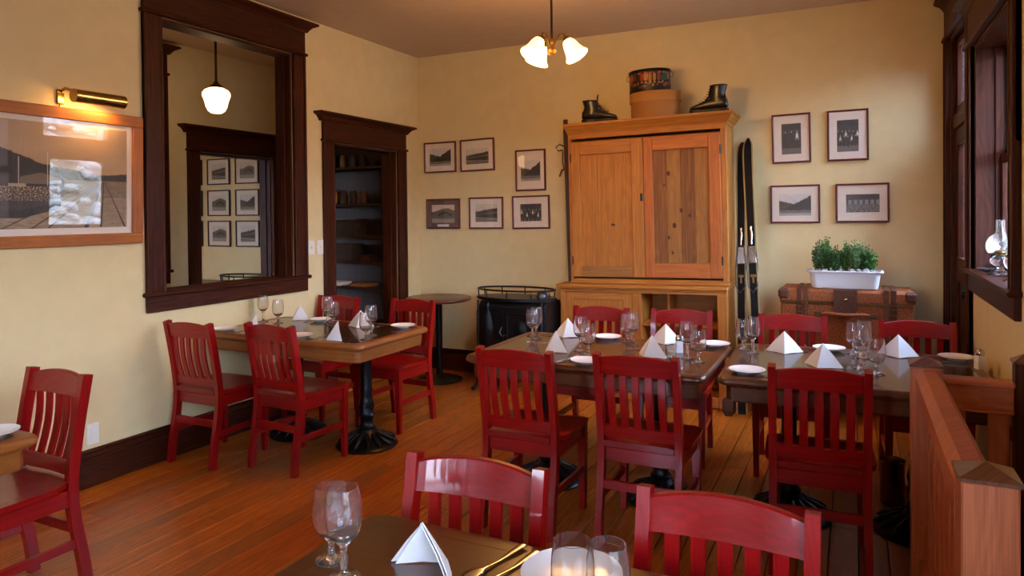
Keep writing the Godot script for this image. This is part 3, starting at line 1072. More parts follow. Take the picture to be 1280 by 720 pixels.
func pedestal(parent: Node3D, x: float, z: float, r := 0.195) -> void:
	var mb := MB.new()
	lathe(mb, [Vector2(0, 0.0), Vector2(r, 0.0), Vector2(r + 0.006, 0.010), Vector2(r - 0.006, 0.024), Vector2(r * 0.78, 0.036), Vector2(r * 0.5, 0.062), Vector2(r * 0.34, 0.085), Vector2(0.050, 0.11)], 32)
	# cast leaves round the foot
	for k in 14:
		var a := TAU * k / 14
		var d := Vector3(cos(a), 0, sin(a))
		tube(mb, [d * r * 0.36 + Vector3.UP * 0.088, d * r * 0.58 + Vector3.UP * 0.062, d * r * 0.80 + Vector3.UP * 0.044, d * r * 0.95 + Vector3.UP * 0.030], [0.008, 0.016, 0.014, 0.005], 6)
	var b := put(mb, "foot", mats.iron, parent, Vector3(x, 0, z))
	mb = MB.new()
	lathe(mb, [Vector2(0.048, 0.10), Vector2(0.056, 0.125), Vector2(0.040, 0.145), Vector2(0.044, 0.18), Vector2(0.058, 0.20), Vector2(0.044, 0.22), Vector2(0.052, 0.26), Vector2(0.040, 0.30), Vector2(0.036, 0.34), Vector2(0.042, 0.36), Vector2(0.036, 0.38), Vector2(0.036, 0.62), Vector2(0.07, 0.655), Vector2(0.13, 0.672), Vector2(0, 0.672)], 20)
	put(mb, "column", mats.iron, parent, Vector3(x, 0, z))

func make_table(label: String, c: Vector3, w: float, d: float, turn: float, edge: Material, top: Material, peds: Array) -> Node3D:
	var t := thing("dining_table", label, "table", c, turn)
	var mb := MB.new()
	var secs := []
	for q in [[0.030, -0.040], [0.010, -0.037], [0.002, -0.030], [0.0, -0.020], [0.004, -0.008], [0.010, -0.002], [0.016, 0.0]]:
		secs.append(at_y(rrect(w - q[0] * 2.0, d - q[0] * 2.0, 0.05), TT + q[1]))
	loft(mb, secs, true, false, true)
	# border ring on top
	var a := rrect(w - 0.032, d - 0.032, 0.05)
	var b := rrect(w - 0.115, d - 0.115, 0.025)
	for k in a.size():
		var j := (k + 1) % a.size()
		mb.quad(Vector3(a[k].x, TT, a[k].y), Vector3(a[j].x, TT, a[j].y), Vector3(b[j].x, TT, b[j].y), Vector3(b[k].x, TT, b[k].y), Vector3.UP, Vector2(a[k].x * 0.5, a[k].y * 2), Vector2(a[j].x * 0.5, a[j].y * 2), Vector2(b[j].x * 0.5, b[j].y * 2), Vector2(b[k].x * 0.5, b[k].y * 2))
	put(mb, "top_border", edge, t)
	mb = MB.new()
	prism(mb, b, 0.03, Transform3D(Basis(Vector3(1, 0, 0), Vector3(0, 0, -1), Vector3(0, 1, 0)), Vector3(0, TT - 0.0155, 0)))
	put(mb, "top_panel", top, t)
	mb = MB.new()
	secs = []
	for q in [[0.040, -0.115], [0.036, -0.108], [0.036, -0.050], [0.030, -0.036]]:
		secs.append(at_y(rrect(w - q[0] * 2.0, d - q[0] * 2.0, 0.035), TT + q[1]))
	loft(mb, secs, false, true, true)
	put(mb, "apron", edge, t)
	for p in peds: pedestal(t, p.x, p.y)
	return t

# ------------------------------------------------------------------ tableware
func bowl_mesh(h: float, bowl: float, stem: float, lip: float) -> ArrayMesh:
	# thin blown bowl, open at the rim
	var mb := MB.new()
	var hb := h - stem
	var out := []
	for q in [[0.004, 0.003, 0], [0.016, 0.006, 0], [0.68, 0.11, 1], [0.86, 0.20, 1], [0.96, 0.32, 1], [1.0, 0.46, 1], [0.985, 0.62, 1], [0.94, 0.80, 1]]:
		out.append(Vector2(bowl * q[0], stem + hb * q[1]) if q[2] else Vector2(q[0], stem + q[1]))
	out.append(Vector2(lip, h))
	var inn := []
	for i in range(out.size() - 1, 1, -1):
		inn.append(out[i] + Vector2(-0.0013, 0.0004 if i == out.size() - 1 else 0.0012))
	out.append_array(inn)
	out.append(Vector2(0, stem + 0.0105))
	lathe(mb, out, 32)
	return mb.mesh()

func stem_mesh(rb: float, stem: float) -> ArrayMesh:
	var mb := MB.new()
	lathe(mb, [Vector2(0, 0.0), Vector2(rb, 0.0), Vector2(rb, 0.002), Vector2(rb * 0.5, 0.006), Vector2(0.008, 0.012), Vector2(0.0055, 0.022), Vector2(0.0095, stem * 0.45), Vector2(0.0055, stem * 0.62), Vector2(0.0075, stem * 0.9), Vector2(0.015, stem + 0.003), Vector2(0.013, stem + 0.007), Vector2(0, stem + 0.008)], 24)
	return mb.mesh()

var stem_of := {}

func drink_glass(kind: String, called: String, label: String, cat: String, group: String, at: Vector3) -> void:
	var t := thing(called, label, cat, at, 0.0, group)
	putm(wine_m if kind == "wine" else goblet_m, "bowl", mats.glass, t)
	putm(stem_of[kind], "stem", mats.glass, t)

var wine_m: ArrayMesh
var goblet_m: ArrayMesh
var plate_m: ArrayMesh
var side_plate_m: ArrayMesh
var fork_m: ArrayMesh
var knife_m: ArrayMesh
var spoon_m: ArrayMesh
var napkin_m: ArrayMesh

func one(mesh: ArrayMesh, called: String, m: Material, label: String, cat: String, group: String, at: Vector3, turn := 0.0) -> MeshInstance3D:
	var o := putm(mesh, called, m, self, at)
	o.rotation.y = turn
	tag(o, label, cat, group)
	return o

func make_ware_meshes() -> void:
	wine_m = bowl_mesh(0.188, 0.038, 0.072, 0.031)
	goblet_m = bowl_mesh(0.162, 0.039, 0.046, 0.033)
	stem_of = {"wine": stem_mesh(0.034, 0.072), "goblet": stem_mesh(0.035, 0.046)}
	var prof := [Vector2(0, 0.0), Vector2(0.5, 0.0), Vector2(0.52, 0.05), Vector2(0.78, 0.10), Vector2(1.0, 0.20), Vector2(0.995, 0.215), Vector2(0.76, 0.135), Vector2(0.60, 0.085), Vector2(0, 0.075)]
	for k in 2:
		var mb := MB.new()
		var r: float = [0.082, 0.108][k]
		var q := []
		for p in prof: q.append(Vector2(p.x * r, p.y * 0.085))
		lathe(mb, q, 36)
		if k == 0: side_plate_m = mb.mesh()
		else: plate_m = mb.mesh()
	# cutlery lies along z, 0.2 m long
	var mb := MB.new()
	loft(mb, flat_rows([[-0.10, 0.0085], [-0.095, 0.010], [-0.06, 0.008], [-0.02, 0.005], [0.02, 0.004], [0.045, 0.006], [0.058, 0.0125], [0.066, 0.013]], 0.0022))
	for k in 4:
		var x := -0.0108 + k * 0.0072
		loft(mb, [rect_xz2(Vector3(x, 0.004, 0.064), 0.0036, 0.002), rect_xz2(Vector3(x, 0.005, 0.085), 0.0032, 0.002), rect_xz2(Vector3(x, 0.004, 0.104), 0.0018, 0.0014)], false)
	fork_m = mb.mesh()
	mb = MB.new()
	loft(mb, flat_rows([[-0.115, 0.007], [-0.108, 0.009], [-0.06, 0.0075], [-0.015, 0.006], [-0.008, 0.0085], [0.05, 0.0105], [0.085, 0.010], [0.105, 0.006], [0.113, 0.002]], 0.0016))
	knife_m = mb.mesh()
	mb = MB.new()
	loft(mb, flat_rows([[-0.10, 0.0085], [-0.095, 0.010], [-0.06, 0.008], [-0.02, 0.005], [0.02, 0.004], [0.036, 0.007], [0.05, 0.0165], [0.066, 0.0205], [0.082, 0.018], [0.096, 0.008]], 0.0022))
	spoon_m = mb.mesh()
	# folded tent napkin: two leaves that share a ridge running from the tip down to the tail
	mb = MB.new()
	var tip := Vector3(0, 0.108, 0.02)
	var tail := Vector3(0, 0.0, -0.052)
	for s in [-1.0, 1.0]:
		var foot := Vector3(s * 0.094, 0.0, 0.026)
		for lay in 2:
			var f2 := foot + Vector3(-s * 0.010 * lay, 0, -0.004 * lay)
			var nn: Vector3 = (foot - tip).cross(tail - tip).normalized()
			if nn.x * s < 0.0: nn = -nn
			var o := -nn * (0.0045 * lay)
			var th := nn * 0.0018
			var mid := (tip + f2) * 0.5 + nn * 0.004
			var m2 := (f2 + tail) * 0.5 + nn * 0.003 + Vector3(0, 0.001, 0)
			var loop_a := PackedVector3Array([tip + o, mid + o, f2 + o, m2 + o, tail + o])
			var loop_b := PackedVector3Array()
			for p in loop_a: loop_b.append(p - th)
			loft(mb, [loop_a, loop_b], false)
	napkin_m = mb.mesh()

func rect_xz2(c: Vector3, w: float, h: float) -> PackedVector3Array:
	return PackedVector3Array([c + Vector3(-w, -h, 0) * 0.5, c + Vector3(w, -h, 0) * 0.5, c + Vector3(w, h, 0) * 0.5, c + Vector3(-w, h, 0) * 0.5])

func flat_rows(list: Array, th: float) -> Array:
	var out := []
	for q in list:
		var y: float = 0.002 + 0.004 * smoothstep(0.0, 0.07, absf(q[0] + 0.02))
		var w: float = q[1]
		out.append(PackedVector3Array([Vector3(-w, y, q[0]), Vector3(-w * 0.5, y - th * 0.5, q[0]), Vector3(w * 0.5, y - th * 0.5, q[0]), Vector3(w, y, q[0]), Vector3(w * 0.5, y + th * 0.5, q[0]), Vector3(-w * 0.5, y + th * 0.5, q[0])]))
	return out

func wine(x: float, z: float, label: String) -> void:
	drink_glass("wine", "wine_glass", label, "wine glass", "stemmed wine glasses", Vector3(x, TT + 0.001, z))
func goblet(x: float, z: float, label: String) -> void:
	drink_glass("goblet", "water_goblet", label, "goblet", "short water goblets", Vector3(x, TT + 0.001, z))
func napkin(x: float, z: float, deg: float, label: String) -> void:
	one(napkin_m, "folded_napkin", mats.napkin, label, "napkin", "napkins folded into tents", Vector3(x, TT + 0.003, z), deg_to_rad(deg))
func plate(x: float, z: float, label: String, big := false) -> void:
	one(plate_m if big else side_plate_m, "plate", mats.china, label, "plate", "white side plates", Vector3(x, TT + 0.001, z))
func cutlery(kind: String, x: float, z: float, deg: float, label: String) -> void:
	var m: ArrayMesh = {"fork": fork_m, "knife": knife_m, "spoon": spoon_m}[kind]
	one(m, "table_" + kind, mats.steel, label, kind, "table cutlery", Vector3(x, TT + 0.001, z), deg_to_rad(deg))

func shaker(x: float, z: float, label: String) -> void:
	var t := thing("salt_shaker", label, "shaker", Vector3(x, TT, z), 0.4, "salt shakers")
	var mb := MB.new()
	loft(mb, [rect_xz(Vector3(0, 0.001, 0), 0.036, 0.036), rect_xz(Vector3(0, 0.065, 0), 0.032, 0.032)], false)
	put(mb, "salt", mats.salt, t)
	mb = MB.new()
	lathe(mb, [Vector2(0.019, 0.065), Vector2(0.020, 0.068), Vector2(0.020, 0.082), Vector2(0.014, 0.092), Vector2(0, 0.095)], 16)
	put(mb, "cap", mats.chrome, t)

func lay_tables() -> void:
	# table against the left wall
	make_table("brown wooden table against the cream wall under the wide opening", Vector3(-3.195, 0, -3.60), 1.285, 0.76, 0.0, mats.oak, mats.table_top, [Vector2(0.32, -0.10), Vector2(-0.26, -0.10)])
	wine(-3.775, -3.70, "wine glass on the wall-side table closest to the opening's sill")
	goblet(-3.62, -3.685, "goblet on the wall-side table between the wall glass and a napkin")
	wine(-3.28, -3.80, "wine glass in the middle of the wall-side table's far edge")
	goblet(-3.19, -3.755, "goblet in the middle of the wall-side table's far edge")
	wine(-2.70, -3.53, "wine glass near the aisle end of the wall-side table")
	goblet(-2.645, -3.405, "goblet at the aisle end of the wall-side table, nearest corner")
	napkin(-3.49, -3.33, 150, "white tent napkin on the wall-side table behind the two near chairs")
	napkin(-3.60, -3.86, 170, "white tent napkin at the wall beside the goblet, wall-side table")
	napkin(-2.82, -3.33, 140, "white tent napkin at the near corner of the wall-side table")
	napkin(-2.98, -3.77, 195, "white tent napkin behind the aisle glasses of the wall-side table")
	plate(-2.70, -3.87, "white plate at the far aisle corner of the wall-side table")
	plate(-3.405, -3.88, "white plate before the far chair nearest the doorway, wall-side table")
	plate(-3.07, -3.31, "white plate half hidden behind a chair back, wall-side table")
	plate(-3.71, -3.31, "white plate at the wall on the near edge of the wall-side table")
	cutlery("knife", -3.60, -3.32, 12, "knife between plate and napkin near the wall, wall-side table")
	cutlery("fork", -3.385, -3.33, -6, "fork behind the near chair at the wall, wall-side table")
	cutlery("knife", -2.695, -3.33, 20, "knife at the near aisle corner of the wall-side table")
	cutlery("fork", -2.955, -3.32, 8, "fork between plate and corner napkin, wall-side table")
	cutlery("fork", -3.50, -3.90, 8, "fork beside the plate at the far side, wall-side table")
	cutlery("knife", -2.84, -3.88, -10, "knife beside the far aisle plate, wall-side table")
	# middle table
	make_table("dark glossy table in the middle before the pine cabinet", Vector3(-1.24, 0, -3.645), 1.26, 0.85, 0.0, mats.table_brown, mats.table_top, [Vector2(0.32, 0.0), Vector2(-0.32, 0.0)])
	goblet(-1.775, -3.91, "goblet at the left end of the middle table")
	wine(-1.71, -3.825, "wine glass at the left end of the middle table")
	wine(-1.335, -3.57, "wine glass at the centre of the middle table")
	goblet(-1.265, -3.50, "goblet at the centre of the middle table")
	goblet(-1.185, -3.93, "goblet at the far edge of the middle table, before the cabinet")
	wine(-1.125, -3.855, "wine glass at the far edge of the middle table, before the cabinet")
	wine(-0.77, -3.61, "wine glass at the right end of the middle table")
	goblet(-0.70, -3.535, "goblet at the right end of the middle table")
	napkin(-1.57, -3.96, 178, "white tent napkin open towards the front, middle table's left half")
	napkin(-1.47, -3.51, 150, "white tent napkin behind the left near chair, middle table")
	napkin(-0.97, -3.97, 190, "white tent napkin at the far right of the middle table")
	napkin(-0.955, -3.57, 155, "white tent napkin beside the votive glass, middle table")
	plate(-1.32, -3.985, "white plate before the left far chair, middle table")
	plate(-1.20, -3.30, "white plate half hidden by a chair back, middle table")
	plate(-0.70, -4.00, "white plate at the far right corner of the middle table")
	cutlery("knife", -1.325, -3.32, -12, "knife beside the near plate, middle table")
	cutlery("fork", -1.655, -3.93, 60, "fork behind the left glasses, middle table")
	cutlery("spoon", -1.61, -3.70, 100, "spoon at the left end of the middle table")
	cutlery("knife", -1.03, -3.76, -60, "knife at the centre of the middle table's far half")
	cutlery("fork", -0.81, -3.95, 10, "fork beside the far right plate, middle table")
	var mb := MB.new()
	lathe(mb, [Vector2(0, 0), Vector2(0.026, 0), Vector2(0.030, 0.062), Vector2(0.0275, 0.062), Vector2(0.024, 0.010), Vector2(0, 0.008)], 24)
	var v := thing("votive_glass", "short votive glass with a candle on the middle table", "candle holder", Vector3(-0.855, TT + 0.001, -3.615))
	put(mb, "cup", mats.glass, v)
	mb = MB.new()
	lathe(mb, [Vector2(0, 0.011), Vector2(0.019, 0.011), Vector2(0.019, 0.03), Vector2(0, 0.03)], 16)
	put(mb, "candle", mats.wax, v)
	shaker(-0.84, -3.74, "white salt shaker with a metal cap on the middle table")
	# table by the window
	var r := make_table("brown table by the window wall, behind the wooden railing", Vector3(-0.015, 0, -3.735), 1.14, 0.93, deg_to_rad(2.5), mats.table_brown, mats.table_top, [Vector2(0.28, 0.0), Vector2(-0.28, 0.0)])
	for s in [-1.0, 1.0]:
		mb = MB.new()
		box(mb, Vector3(s * 0.52, TT - 0.135, 0.42), Vector3(0.055, 0.06, 0.055), 0.006)
		box(mb, Vector3(s * 0.52, TT - 0.172, 0.42), Vector3(0.038, 0.016, 0.038), 0.006)
		put(mb, "corner_block", mats.table_brown, r)
	goblet(-0.545, -3.96, "goblet at the left end of the window-side table")
	wine(-0.485, -3.89, "wine glass at the left end of the window-side table")
	goblet(-0.005, -4.06, "goblet at the far edge of the window-side table, before the leather case")
	wine(0.04, -3.96, "wine glass at the far half of the window-side table")
	wine(0.025, -3.71, "wine glass at the middle of the window-side table, left of two")
	goblet(0.088, -3.595, "goblet nearest the railing post on the window-side table")
	napkin(-0.335, -3.96, 185, "white tent napkin on the left half of the window-side table")
	napkin(-0.145, -3.66, 160, "white tent napkin peeking over the near chair, window-side table")
	napkin(0.20, -4.07, 180, "white tent napkin behind the railing post, window-side table")
	plate(-0.45, -3.395, "white plate at the near left corner of the window-side table")
	plate(-0.125, -4.11, "white plate before the left far chair, window-side table")
	plate(0.455, -4.10, "white plate beside the right wall on the window-side table")
	cutlery("knife", -0.455, -3.385, 80, "knife resting at the near left plate, window-side table")
	cutlery("knife", 0.40, -4.00, -70, "knife at the plate beside the right wall, window-side table")
	cutlery("fork", -0.24, -4.10, 5, "fork between napkin and plate, window-side table's far side")
	shaker(0.525, -3.90, "salt shaker beside the right wall on the window-side table")
	# table in the foreground
	make_table("brown table in the foreground at the bottom edge", Vector3(-0.48, 0, -1.03), 1.24, 0.82, 0.0, mats.table_brown, mats.table_brown, [Vector2(0.3, 0.12), Vector2(-0.3, 0.12)])
	goblet(-1.02, -1.185, "goblet at the left of the foreground table")
	wine(-0.945, -1.135, "wine glass at the left of the foreground table")
	goblet(-0.455, -1.165, "goblet over the plate on the foreground table, left of the pair")
	wine(-0.375, -1.125, "wine glass over the plate on the foreground table, right of the pair")
	napkin(-0.80, -1.235, -14, "large white tent napkin on the foreground table")
	napkin(-0.25, -1.17, -10, "napkin tip at the bottom edge before the right foreground chair")
	plate(-0.515, -1.325, "white plate at the bottom edge on the foreground table", true)
	cutlery("spoon", -0.690, -1.315, -14, "spoon with a bright tip on the foreground table")
	cutlery("fork", -0.650, -1.300, -14, "fork beside the spoon on the foreground table")
	# table at the left edge
	make_table("corner of a brown table at the left edge of the view", Vector3(-3.155, 0, -1.07), 1.25, 0.80, 0.0, mats.oak, mats.table_top, [Vector2(0.3, 0.0), Vector2(-0.3, 0.0)])
	plate(-2.665, -1.375, "white plate at the left edge of the view")
	cutlery("knife", -2.78, -1.33, 40, "knife on the table at the left edge of the view")

func place_chairs() -> void:
	var near := PI
	var c := make_chair("red chair with its back to us, left of two at the middle table")
	c.position = Vector3(-1.43, 0, -3.172)
	c.rotation.y = near
	var list := [
		["red chair with its back to us, right of two at the middle table", -0.873, -3.252, near],
		["red chair with its back to us at the window-side table, beside the railing", -0.142, -3.30, near + 0.05],
		["red chair closest to the cream wall, near side of the wall-side table", -3.60, -3.165, near],
		["red chair on the near side of the wall-side table, aisle end", -3.06, -3.29, near - 0.06],
		["red chair beside the doorway at the far side of the wall-side table", -3.645, -4.128, 0.0],
		["red chair at the far aisle corner of the wall-side table", -2.985, -4.168, -0.05],
		["red chair before the closed cabinet door, far side of the middle table", -1.538, -4.28, 0.0],
		["red chair before the open cabinet shelves, far side of the middle table", -0.997, -4.34, 0.06],
		["red chair before the skis, far side of the window-side table", -0.332, -4.36, 0.05],
		["red chair before the leather case, far side of the window-side table", 0.328, -4.355, 0.06],
		["large red chair in the foreground, left of two at the bottom edge", -0.862, -1.337, 0.06],
		["large red chair in the foreground, right of two at the bottom edge", -0.258, -1.352, 0.0],
		["dark red chair at the left edge of the view, seen from its side", -2.974, -1.555, 0.0]]
	for q in list:
		dup(c, q[0], Vector3(q[1], 0, q[2]), q[3])

# ------------------------------------------------------------------ pictures and wall things
func rect_face(mb: MB, o: Vector3, u: Vector3, v: Vector3, nn: Vector3) -> void:
	# o is the upper left corner, u runs right, v runs down
	mb.quad(o, o + u, o + u + v, o + v, nn, Vector2(0, 0), Vector2(1, 0), Vector2(1, 1), Vector2(0, 1))

# picture in local axes: centre at the origin, facing +z, w by h
func picture(label: String, at: Vector3, turn: float, tilt: float, w: float, h: float, fw: float, inner: Rect2, pm: Material, frame: Material, mount: Material, group: String, deep := 0.022, plaque := false, lean := 0.0) -> Node3D:
	var t := thing("framed_photograph", label, "picture", at, 0.0, group)
	t.basis = Basis(Vector3.UP, turn) * Basis(Vector3(1, 0, 0), lean) * Basis(Vector3(0, 0, 1), tilt)
	var f := MB.new()
	for q in [[-w / 2, -h / 2, w / 2, -h / 2 + fw], [-w / 2, h / 2 - fw, w / 2, h / 2], [-w / 2, -h / 2 + fw, -w / 2 + fw, h / 2 - fw], [w / 2 - fw, -h / 2 + fw, w / 2, h / 2 - fw]]:
		bb(f, Vector3(q[0], q[1], 0), Vector3(q[2], q[3], deep), min(0.004, fw * 0.25))
	put(f, "frame", frame, t)
	f = MB.new()
	bb(f, Vector3(-w / 2 + fw * 0.8, -h / 2 + fw * 0.8, 0.001), Vector3(w / 2 - fw * 0.8, h / 2 - fw * 0.8, deep * 0.45), 0.0)
	put(f, "mount", mount, t)
	f = MB.new()
	var o := Vector3(-w / 2 + inner.position.x * w, h / 2 - inner.position.y * h, deep * 0.45 + 0.0008)
	rect_face(f, o, Vector3(inner.size.x * w, 0, 0), Vector3(0, -inner.size.y * h, 0), Vector3(0, 0, 1))
	put(f, "print", pm, t)
	if plaque:
		f = MB.new()
		bb(f, Vector3(-w * 0.17, -h * 0.43, deep * 0.45), Vector3(w * 0.17, -h * 0.35, deep * 0.45 + 0.002), 0.0005)
		put(f, "caption_card", mats.paper, t)
	f = MB.new()
	bb(f, Vector3(-w / 2 + fw * 0.9, -h / 2 + fw * 0.9, deep * 0.62), Vector3(w / 2 - fw * 0.9, h / 2 - fw * 0.9, deep * 0.62 + 0.002), 0.0)
	put(f, "pane", mats.pane, t)
	return t

func pictures() -> void:
	var g1 := "framed photographs left of the cabinet"
	var g2 := "framed photographs right of the cabinet"
	var ls := [
		[-3.797, 2.207, -3.436, 1.911, "small framed photo of a valley, upper row next to the corner", "valley", 0.008, Rect2(0.18, 0.20, 0.66, 0.58)],
		[-3.388, 2.216, -3.021, 1.912, "small framed photo of a train, upper row second from the corner", "train", 0.02, Rect2(0.17, 0.30, 0.66, 0.48)],
		[-2.803, 2.088, -2.502, 1.712, "upright framed photo of mountains nearest the cabinet", "valley", 0.01, Rect2(0.18, 0.26, 0.64, 0.50)],
		[-3.776, 1.656, -3.399, 1.365, "sepia photo in a wide maroon mount with a caption card", "building", 0.0, Rect2(0.16, 0.20, 0.68, 0.60)],
		[-3.298, 1.663, -2.935, 1.365, "framed photo of a station, middle of the lower row", "train", 0.0, Rect2(0.19, 0.22, 0.64, 0.56)],
		[-2.84, 1.669, -2.466, 1.365, "framed photo of figures, lower row nearest the cabinet", "people", 0.015, Rect2(0.22, 0.25, 0.56, 0.52)]]
	var k := 0
	for q in ls:
		var up: bool = q[1] - q[3] > q[2] - q[0]
		var pm := photo(100 + k, q[5], 120 if up else 160, 150 if up else 120, 0.75 if k == 3 else 0.3)
		picture(q[4], Vector3((q[0] + q[2]) / 2, (q[1] + q[3]) / 2, ZB + 0.002), 0.0, q[6], q[2] - q[0], q[1] - q[3], 0.014, q[7], pm, mats.frame_red, mats.mat_maroon if k == 3 else mats.mat_white, g1, 0.022, k == 3)
		k += 1
	var rs := [
		[-0.578, 2.255, -0.297, 1.875, "upright photo of three standing figures, upper left of four", "people", 0.015, Rect2(0.25, 0.20, 0.50, 0.62)],
		[-0.184, 2.258, 0.097, 1.876, "upright group photo, upper right of four", "people", 0.005, Rect2(0.24, 0.20, 0.52, 0.62)],
		[-0.592, 1.705, -0.234, 1.409, "framed photo of a broad valley, lower left of four", "valley", 0.006, Rect2(0.18, 0.24, 0.64, 0.56)],
		[-0.128, 1.705, 0.231, 1.413, "framed photo of a dining hall, lower right of four", "room", 0.004, Rect2(0.20, 0.28, 0.62, 0.46)]]
	for q in rs:
		var up: bool = q[1] - q[3] > q[2] - q[0]
		var pm := photo(100 + k, q[5], 120 if up else 160, 150 if up else 120, 0.35 if up else 0.05)
		picture(q[4], Vector3((q[0] + q[2]) / 2, (q[1] + q[3]) / 2, ZB + 0.002), 0.0, q[6], q[2] - q[0], q[1] - q[3], 0.014, q[7], pm, mats.frame_red, mats.mat_white, g2)
		k += 1
	# nine photographs on the wall of the room beyond the passage
	var row := ["top row", "middle row", "bottom row"]
	var col := ["left column", "middle column", "right column"]
	var kinds := ["building", "train", "building", "building", "building", "valley", "room", "building", "train"]
	for i in 9:
		var cx: float = [-7.075, -6.623, -6.174][i % 3]
		var cy: float = [2.025, 1.662, 1.308][i / 3]
		var pm := photo(120 + i, kinds[i], 110, 100, 0.1)
		picture("black framed photo through the opening, %s, %s" % [row[i / 3], col[i % 3]], Vector3(cx, cy, ZB + 0.002), 0.0, 0.0, 0.36, 0.30, 0.013, Rect2(0.2, 0.2, 0.62, 0.6), pm, mats.frame_black, mats.mat_white, "black framed photographs in the room beyond")
	# the large one on the left wall
	picture("large sepia photograph of a crowded train in a wide oak frame", Vector3(XL + 0.004, 1.725, -2.12), PI / 2, 0.0, 1.41, 0.752, 0.064, Rect2(0.068, 0.122, 0.864, 0.745), big_photo(), mats.frame_oak, mats.mat_white, "", 0.034, false, deg_to_rad(1.6))

	# brass picture light above it
	var t := thing("picture_light", "brass picture light above the large oak frame", "lamp", Vector3(XL, 2.15, -2.36))
	var mb := MB.new()
	bb(mb, Vector3(0.0, -0.03, -0.02), Vector3(0.014, 0.05, 0.02), 0.004)
	tube(mb, [Vector3(0.012, 0.04, 0), Vector3(0.05, 0.052, 0), Vector3(0.11, 0.035, -0.01)], 0.008, 8)
	put(mb, "bracket", mats.brass, t)
	mb = MB.new()
	var secs := []
	for z in [0.0, -0.28]:
		var r := PackedVector3Array()
		for i in 15:
			var a := deg_to_rad(-80.0 + 235.0 * i / 14.0)
			r.append(Vector3(0.125 + cos(a) * 0.037, 0.008 + sin(a) * 0.037, z))
		for i in 15:
			var a := deg_to_rad(155.0 - 235.0 * i / 14.0)
			r.append(Vector3(0.125 + cos(a) * 0.0345, 0.008 + sin(a) * 0.0345, z))
		secs.append(r)
	loft(mb, secs, true)
	for z in [0.001, -0.281]:
		lathe(mb, [Vector2(0, -0.002), Vector2(0.037, -0.002), Vector2(0.037, 0.002), Vector2(0, 0.002)], 20, Transform3D(Basis(Vector3(1, 0, 0), PI / 2), Vector3(0.125, 0.008, z)))
	put(mb, "hood", mats.brass, t)
	mb = MB.new()
	tube(mb, [Vector3(0.125, 0.004, -0.02), Vector3(0.125, 0.004, -0.26)], 0.011, 10)
	put(mb, "light_tube", mats.tube_glow, t)
	mb = MB.new()
	tube(mb, [Vector3(0.008, -0.028, 0.004), Vector3(0.014, -0.05, 0.012), Vector3(0.012, -0.07, 0.02)], 0.003, 6)
	put(mb, "cord", mats.lace, t)
	var al := AreaLight3D.new()
	al.name = "picture_light_glow"
	t.add_child(al)
	al.area_size = Vector2(0.24, 0.02)
	al.look_at_from_position(t.position + Vector3(0.112, -0.016, -0.14), t.position + Vector3(0.02, -0.30, -0.06), Vector3(1, 0, 0))
	al.light_color = Color(1.0, 0.74, 0.44)
	al.light_energy = 0.30
	al.shadow_enabled = true

	# switches and socket
	for q in [[-4.305, "white light switch left of the pair by the doorway"], [-4.407, "white light switch right of the pair, next to the doorway casing"]]:
		var s := thing("light_switch", q[1], "switch", Vector3(XL, 1.252, q[0]), 0.0, "light switches")
		mb = MB.new()
		bb(mb, Vector3(0, -0.058, -0.035), Vector3(0.006, 0.058, 0.035), 0.003)
		put(mb, "plate", mats.plastic, s)
		mb = MB.new()
		bb(mb, Vector3(0.005, -0.012, -0.005), Vector3(0.016, 0.012, 0.005), 0.002)
		put(mb, "toggle", mats.plastic, s)
	var o := thing("wall_socket", "white wall socket above the baseboard by the left chair", "socket", Vector3(XL, 0.285, -2.51))
	mb = MB.new()
	bb(mb, Vector3(0, -0.058, -0.035), Vector3(0.006, 0.058, 0.035), 0.003)
	put(mb, "plate", mats.plastic, o)
	for y in [-0.022, 0.022]:
		mb = MB.new()
		bb(mb, Vector3(0.005, y - 0.014, -0.014), Vector3(0.008, y + 0.014, 0.014), 0.002)
		for z in [-0.006, 0.006]:
			bb(mb, Vector3(0.0075, y - 0.002, z - 0.0012), Vector3(0.0084, y + 0.007, z + 0.0012), 0.0)
		put(mb, "outlet", mats.plastic, o)

